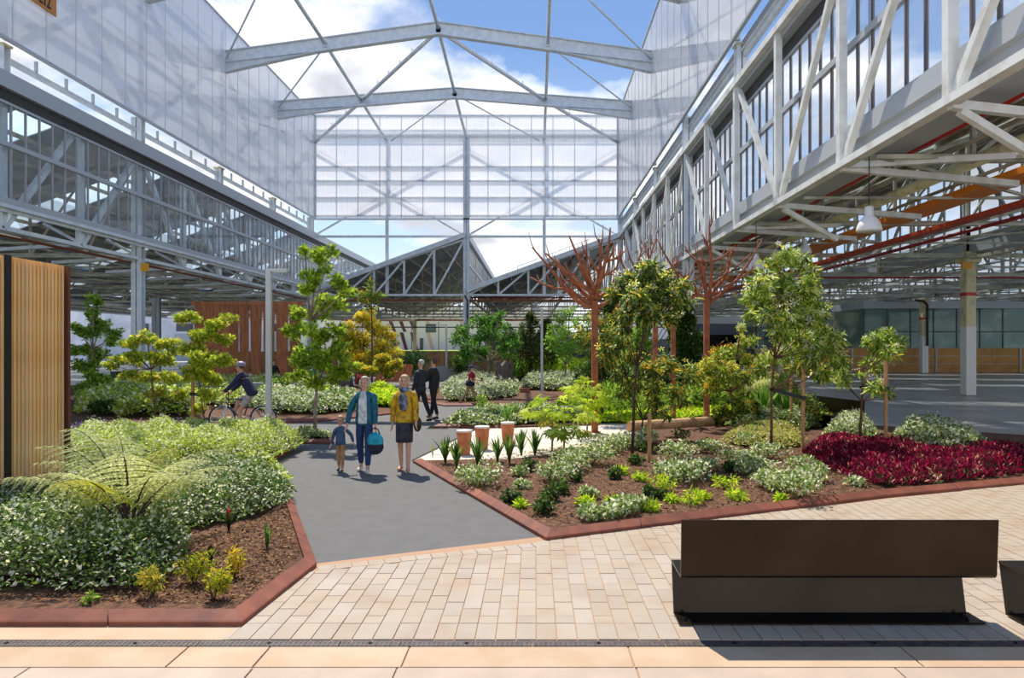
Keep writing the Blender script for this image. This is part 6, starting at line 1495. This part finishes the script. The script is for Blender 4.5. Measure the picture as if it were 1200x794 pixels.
    if hair_style == 'bob':
        for s in (-1,1): MB().ball((hm.x+s*.076*hs, hm.y+.02*hs, hm.z-.03*hs), .048*hs, (.7,1.1,1.7), 10, 7).build('side_hair', hc_, t, smooth=True)
        MB().ball((hm.x, hm.y+.07*hs, hm.z-.03*hs), .07*hs, (1.1,.6,1.4), 10, 7).build('back_hair', hc_, t, smooth=True)
    if hair_style == 'cap':
        MB().ball((c.x,c.y-.005,c.z+.012*hs), .104*hs, (.93,1.02,.8), 14, 9).add([(c.x-.06*hs,c.y-.09*hs,c.z+.015*hs),(c.x+.06*hs,c.y-.09*hs,c.z+.015*hs),(c.x+.045*hs,c.y-.17*hs,c.z),(c.x-.045*hs,c.y-.17*hs,c.z),(c.x-.06*hs,c.y-.09*hs,c.z+.03*hs),(c.x+.06*hs,c.y-.09*hs,c.z+.03*hs),(c.x+.045*hs,c.y-.17*hs,c.z+.008),(c.x-.045*hs,c.y-.17*hs,c.z+.008)], [(0,1,2,3),(7,6,5,4),(0,4,5,1),(1,5,6,2),(2,6,7,3),(3,7,4,0)]).build('cap', cloth('cap', (52,62,90)), t, smooth=True)
    if hair_style == 'helmet':
        MB().ball((c.x,c.y-.005,c.z+.025*hs), .118*hs, (.9,1.15,.72), 14, 9).build('helmet', mat('helmet', lin(150,136,156), .35), t, smooth=True)
    return t, {k: (t.matrix_basis if False else None) or P[k]*S for k in P}
def wpos(x, y, yaw, v, z=0): c, s = math.cos(yaw), math.sin(yaw); return (x+v.x*c-v.y*s, y+v.x*s+v.y*c, v.z+z)
WALK = dict(arm_r=(.18,.12,.2), arm_l=(-.15,.12,.15), leg_r=(.22,.05,.0), leg_l=(-.16,.22,.0))
# woman in teal holding a child's hand and a blue bag
x, y = G(427,553); po = dict(arm_r=(.05,.10,.1), arm_l=(.1,.30,.15), leg_r=(.20,.05,.02), leg_l=(-.12,.18,.02))
tt, P_ = person('woman in teal cardigan, white top and blue jeans holding a child by the hand', x, y, 0, 1.56, cloth('teal_cardigan', (30,106,124)), cloth('blue_jeans', (34,62,108)), (206,190,170), po, top_open=cloth('white_blouse', (224,222,214)), shoe=(214,206,196), hair_style='bob')
hw = wpos(x, y, 0, P_['pmr'])
b = thing('shoulder_bag', 'turquoise and black bag hanging from the hand of the woman in jeans', 'bag', (hw[0], hw[1]-.02, hw[2]-.44))
MB().ball((0,0,.22), .16, (.9,.55,1.0), 14, 9).build('body', cloth('turquoise', (40,176,196)), b, smooth=True); MB().ball((0,0,.14), .155, (.95,.58,.9), 14, 9).build('lower_body', cloth('bag_black', (40,48,60)), b, smooth=True)
MB().tube([(-.08,0,.34),(-.05,0,.42),(0,0,.45),(.05,0,.42),(.08,0,.34)], .011, 6).build('handle', cloth('bag_strap', (30,60,70)), b, smooth=True)
# child
xc, yc = G(399,552); po = dict(arm_r=(.0,.16,.2), arm_l=(.0,.25,.5), leg_r=(.18,.05,.02), leg_l=(-.15,.2,.02))
po['arm_r'] = (.1,.75,.2)
person('small blond child in denim vest and tan trousers walking beside the woman in teal', xc, yc, 0, .88, cloth('denim', (64,92,122)), cloth('tan_trousers', (196,148,104)), (222,186,140), po, child=True, shoe=(30,30,34))
# woman in yellow
x, y = G(474,552); po = dict(arm_r=(.05,.16,.55), arm_l=(-.1,.14,.1), leg_r=(.14,.02,.0), leg_l=(-.10,.12,.0))
tt, P_ = person('blond woman in mustard cardigan, grey scarf and dark skirt', x, y, 0, 1.58, cloth('mustard', (222,170,30)), cloth('charcoal_skirt', (58,58,66)), (222,196,150), po, skirt=True, shoe=(196,140,110), hair_style='bob')
n_ = P_['neb']
MB().lathe([(.075,0),(.085,.03),(.07,.07),(.055,.09)], (n_.x, n_.y-.01, n_.z-.05), 14).ball((n_.x-.02, n_.y-.125, n_.z-.2), .075, (.7,.5,2.1), 12, 8).ball((n_.x+.035, n_.y-.125, n_.z-.22), .06, (.7,.5,2.3), 12, 8).build('scarf', cloth('grey_scarf', (140,144,160), n2=(60,62,76)), tt, smooth=True)
hw = wpos(x, y, 0, P_['elr'])
b = thing('handbag', 'black handbag on the arm of the woman in mustard', 'bag', (hw[0]+.03, hw[1]-.03, hw[2]-.36)); MB().ball((0,0,.12), .13, (.55,.7,1.0), 12, 8).build('body', cloth('black_leather', (40,36,36), .4), b, smooth=True); MB().tube([(0,-.05,.2),(0,-.04,.34),(0,.0,.40),(0,.05,.34),(0,.06,.2)], .01, 6).build('strap', M['black'], b)
# two suited men walking away to the side
x, y = G(493,494); po = dict(arm_r=(.1,.10,.3), arm_l=(.3,.08,1.0), leg_r=(.30,.0,.0), leg_l=(-.32,.10,.0))
person('grey haired man in dark suit striding past behind the women', x, y, math.radians(-118), 1.72, cloth('charcoal_suit', (46,48,54)), cloth('black_trousers', (34,34,38)), (206,200,192), po, shoe=(24,22,22))
x, y = G(508,491); po = dict(arm_r=(.35,.08,1.0), arm_l=(-.1,.10,.2), leg_r=(-.18,.12,.0), leg_l=(.16,.0,.0))
person('dark haired man in black suit beside the grey haired man', x, y, math.radians(-112), 1.72, cloth('black_suit', (38,36,38)), cloth('black_trousers_2', (30,30,32)), (96,66,54), po, shoe=(24,22,22))
# man in red with cap looking at a phone
x, y = G(551,474); yw = math.radians(72); po = dict(arm_r=(.35,.05,1.1), arm_l=(.25,.05,.9), leg_r=(.42,.0,.0), leg_l=(-.45,.25,.0))
tt, P_ = person('man in red shirt, khaki trousers and cap walking with a phone', x, y, yw, 1.46, cloth('red_shirt', (168,32,48)), cloth('khaki', (176,148,112)), (70,50,40), po, shoe=(150,84,40), hair_style='cap', sleeves=False, lean=.12)
b0_ = P_['belt']; MB().lathe([(.17,-.08),(.172,.0),(.155,.13),(.14,.13)], (b0_.x, b0_.y, b0_.z), 18).build('shirt_hem', cloth('navy_hem', (36,40,60)), tt, smooth=True)
hw = wpos(x, y, yw, P_['pmr']); o = MB().box((-.035,-.006,-.02),(.035,.006,.11)).build('mobile_phone', M['black']); o.location = hw; tag(o, 'black phone in the hand of the man in red', 'phone')
# seated figure in black beyond the planks
x, y = G(333,452); person('person in black sitting in front of the rusty planks', x, y-1.5, math.radians(40), 1.7, cloth('black_jumper', (26,26,30)), cloth('dark_trousers', (40,40,50)), (90,60,44), dict(arm_r=(.5,.15,.8), arm_l=(.4,.15,.8), leg_r=(1.4,1.4,.1), leg_l=(1.3,1.3,.1)), seat=.62)
o = MB().box((-.35,-.3,0),(.35,.3,.5)).build('seat_block', M['gutter']); o.location = (x, y-1.45, 0); tag(o, 'pale block seat under the person in black', 'seat')

# ================================================================== cyclist and bicycle
xb, yb = G(285,506.5); t = thing('bicycle', 'dark city bicycle ridden along the path in front of the long bed', 'bicycle', (xb, yb, 0))
rw = .34; xf, xr = -.52, .50
for xw in (xf, xr):
    w = MB(); n = 36; V = []
    def tor(R0, r0, n=36, k=6): 
        V = [((R0+r0*math.cos(2*PI*j/k))*math.cos(2*PI*i/n), r0*math.sin(2*PI*j/k), (R0+r0*math.cos(2*PI*j/k))*math.sin(2*PI*i/n)) for i in range(n) for j in range(k)]
        return V, [(i*k+j, i*k+(j+1)%k, ((i+1)%n)*k+(j+1)%k, ((i+1)%n)*k+j) for i in range(n) for j in range(k)]
    wh = MB().add(*tor(rw-.02, .02)).build('wheel', M['black'], t, smooth=True); wh.location = (xw, 0, rw)
    MB().add(*tor(rw-.05, .010)).build('rim', M['steel'], wh, smooth=True)
    sp = MB()
    for i in range(18): a = 2*PI*i/18; sp.tube([(0, .02*(i % 2*2-1), 0), ((rw-.05)*math.cos(a), 0, (rw-.05)*math.sin(a))], .0025, 4)
    tag(sp.build('spokes', M['steel'], wh), kind='stuff'); MB().tube([(0,-.04,0),(0,.04,0)], .022, 8).build('hub', M['steel'], wh)
fm = mat('bike_frame', lin(70,78,88), .4)
fr = MB(); bb = (-.02,0,.29); st = (.16,0,.80); hd_ = (-.36,0,.82); hd2 = (-.38,0,.68)
for a, b in ((bb,st),(st,hd_),(bb,hd2),(hd_,hd2)): fr.tube([a,b], .018, 8)
for s in (-.05,.05): fr.tube([(xr,s,rw),(bb[0],s*.4,bb[2])], .010, 6).tube([(xr,s,rw),(st[0],s*.3,st[2]-.05)], .009, 6)
fr.build('frame', fm, t, smooth=True)
fk = MB()
for s in (-.05,.05): fk.tube([(xf,s,rw),(-.42,s,.56),(-.385,0,.67)], .013, 6)
fk.build('fork', M['steel'], t, smooth=True)
MB().tube([hd_,(-.37,0,1.0),(-.42,0,1.02)], .014, 6).build('stem', M['black'], t); MB().tube([(-.36,-.29,1.06),(-.42,-.2,1.04),(-.42,.2,1.04),(-.36,.29,1.06)], .014, 7).build('handlebar', M['black'], t, smooth=True)
MB().tube([st,(.19,0,.92)], .013, 6).build('seat_post', M['steel'], t); MB().ball((.20,0,.94), .12, (1.1,.6,.28), 12, 7).build('saddle', M['black'], t, smooth=True)
MB().tube([(bb[0],-.045,bb[2]),(bb[0],-.03,bb[2])], .09, 20).build('chainring', M['bolt'], t); MB().tube([(bb[0],-.06,bb[2]),(-.14,-.08,.17)], .010, 6).tube([(bb[0],.06,bb[2]),(.10,.08,.41)], .010, 6).build('crank', M['steel'], t)
MB().box((-.19,-.16,.155),(-.09,-.08,.18)).build('pedal', M['black'], t); MB().box((.05,.08,.395),(.15,.16,.42)).build('pedal', M['black'], t)
po = dict(arm_r=(.70,.12,.15), arm_l=(.70,.12,.15), leg_r=(.62,.55,.03), leg_l=(1.15,.85,.03))
person('cyclist in navy top, pale shorts and helmet riding the bicycle', xb+.21, yb, math.radians(-90), 1.72, cloth('navy_top', (44,46,78)), cloth('pale_shorts', (196,180,180)), (90,70,60), po, shoe=(222,216,220), hair_style='helmet', short=True, seat=.98, lean=.50)

# small drain grate where the kerb tip meets the walkway
x, y = G(512, 499); t = thing('drain_cover', 'small square iron drain grate at the tip of the small middle bed', 'drain', (x+.1, y-.35, 0))
MB().box((-.3,-.3,-.005),(.3,.3,.008)).build('frame', M['grate'], t)
for k in range(7): MB().box((-.26, -.25+k*.075, .008), (.26, -.22+k*.075, .014)).build('grate_bar', M['bolt'], t)
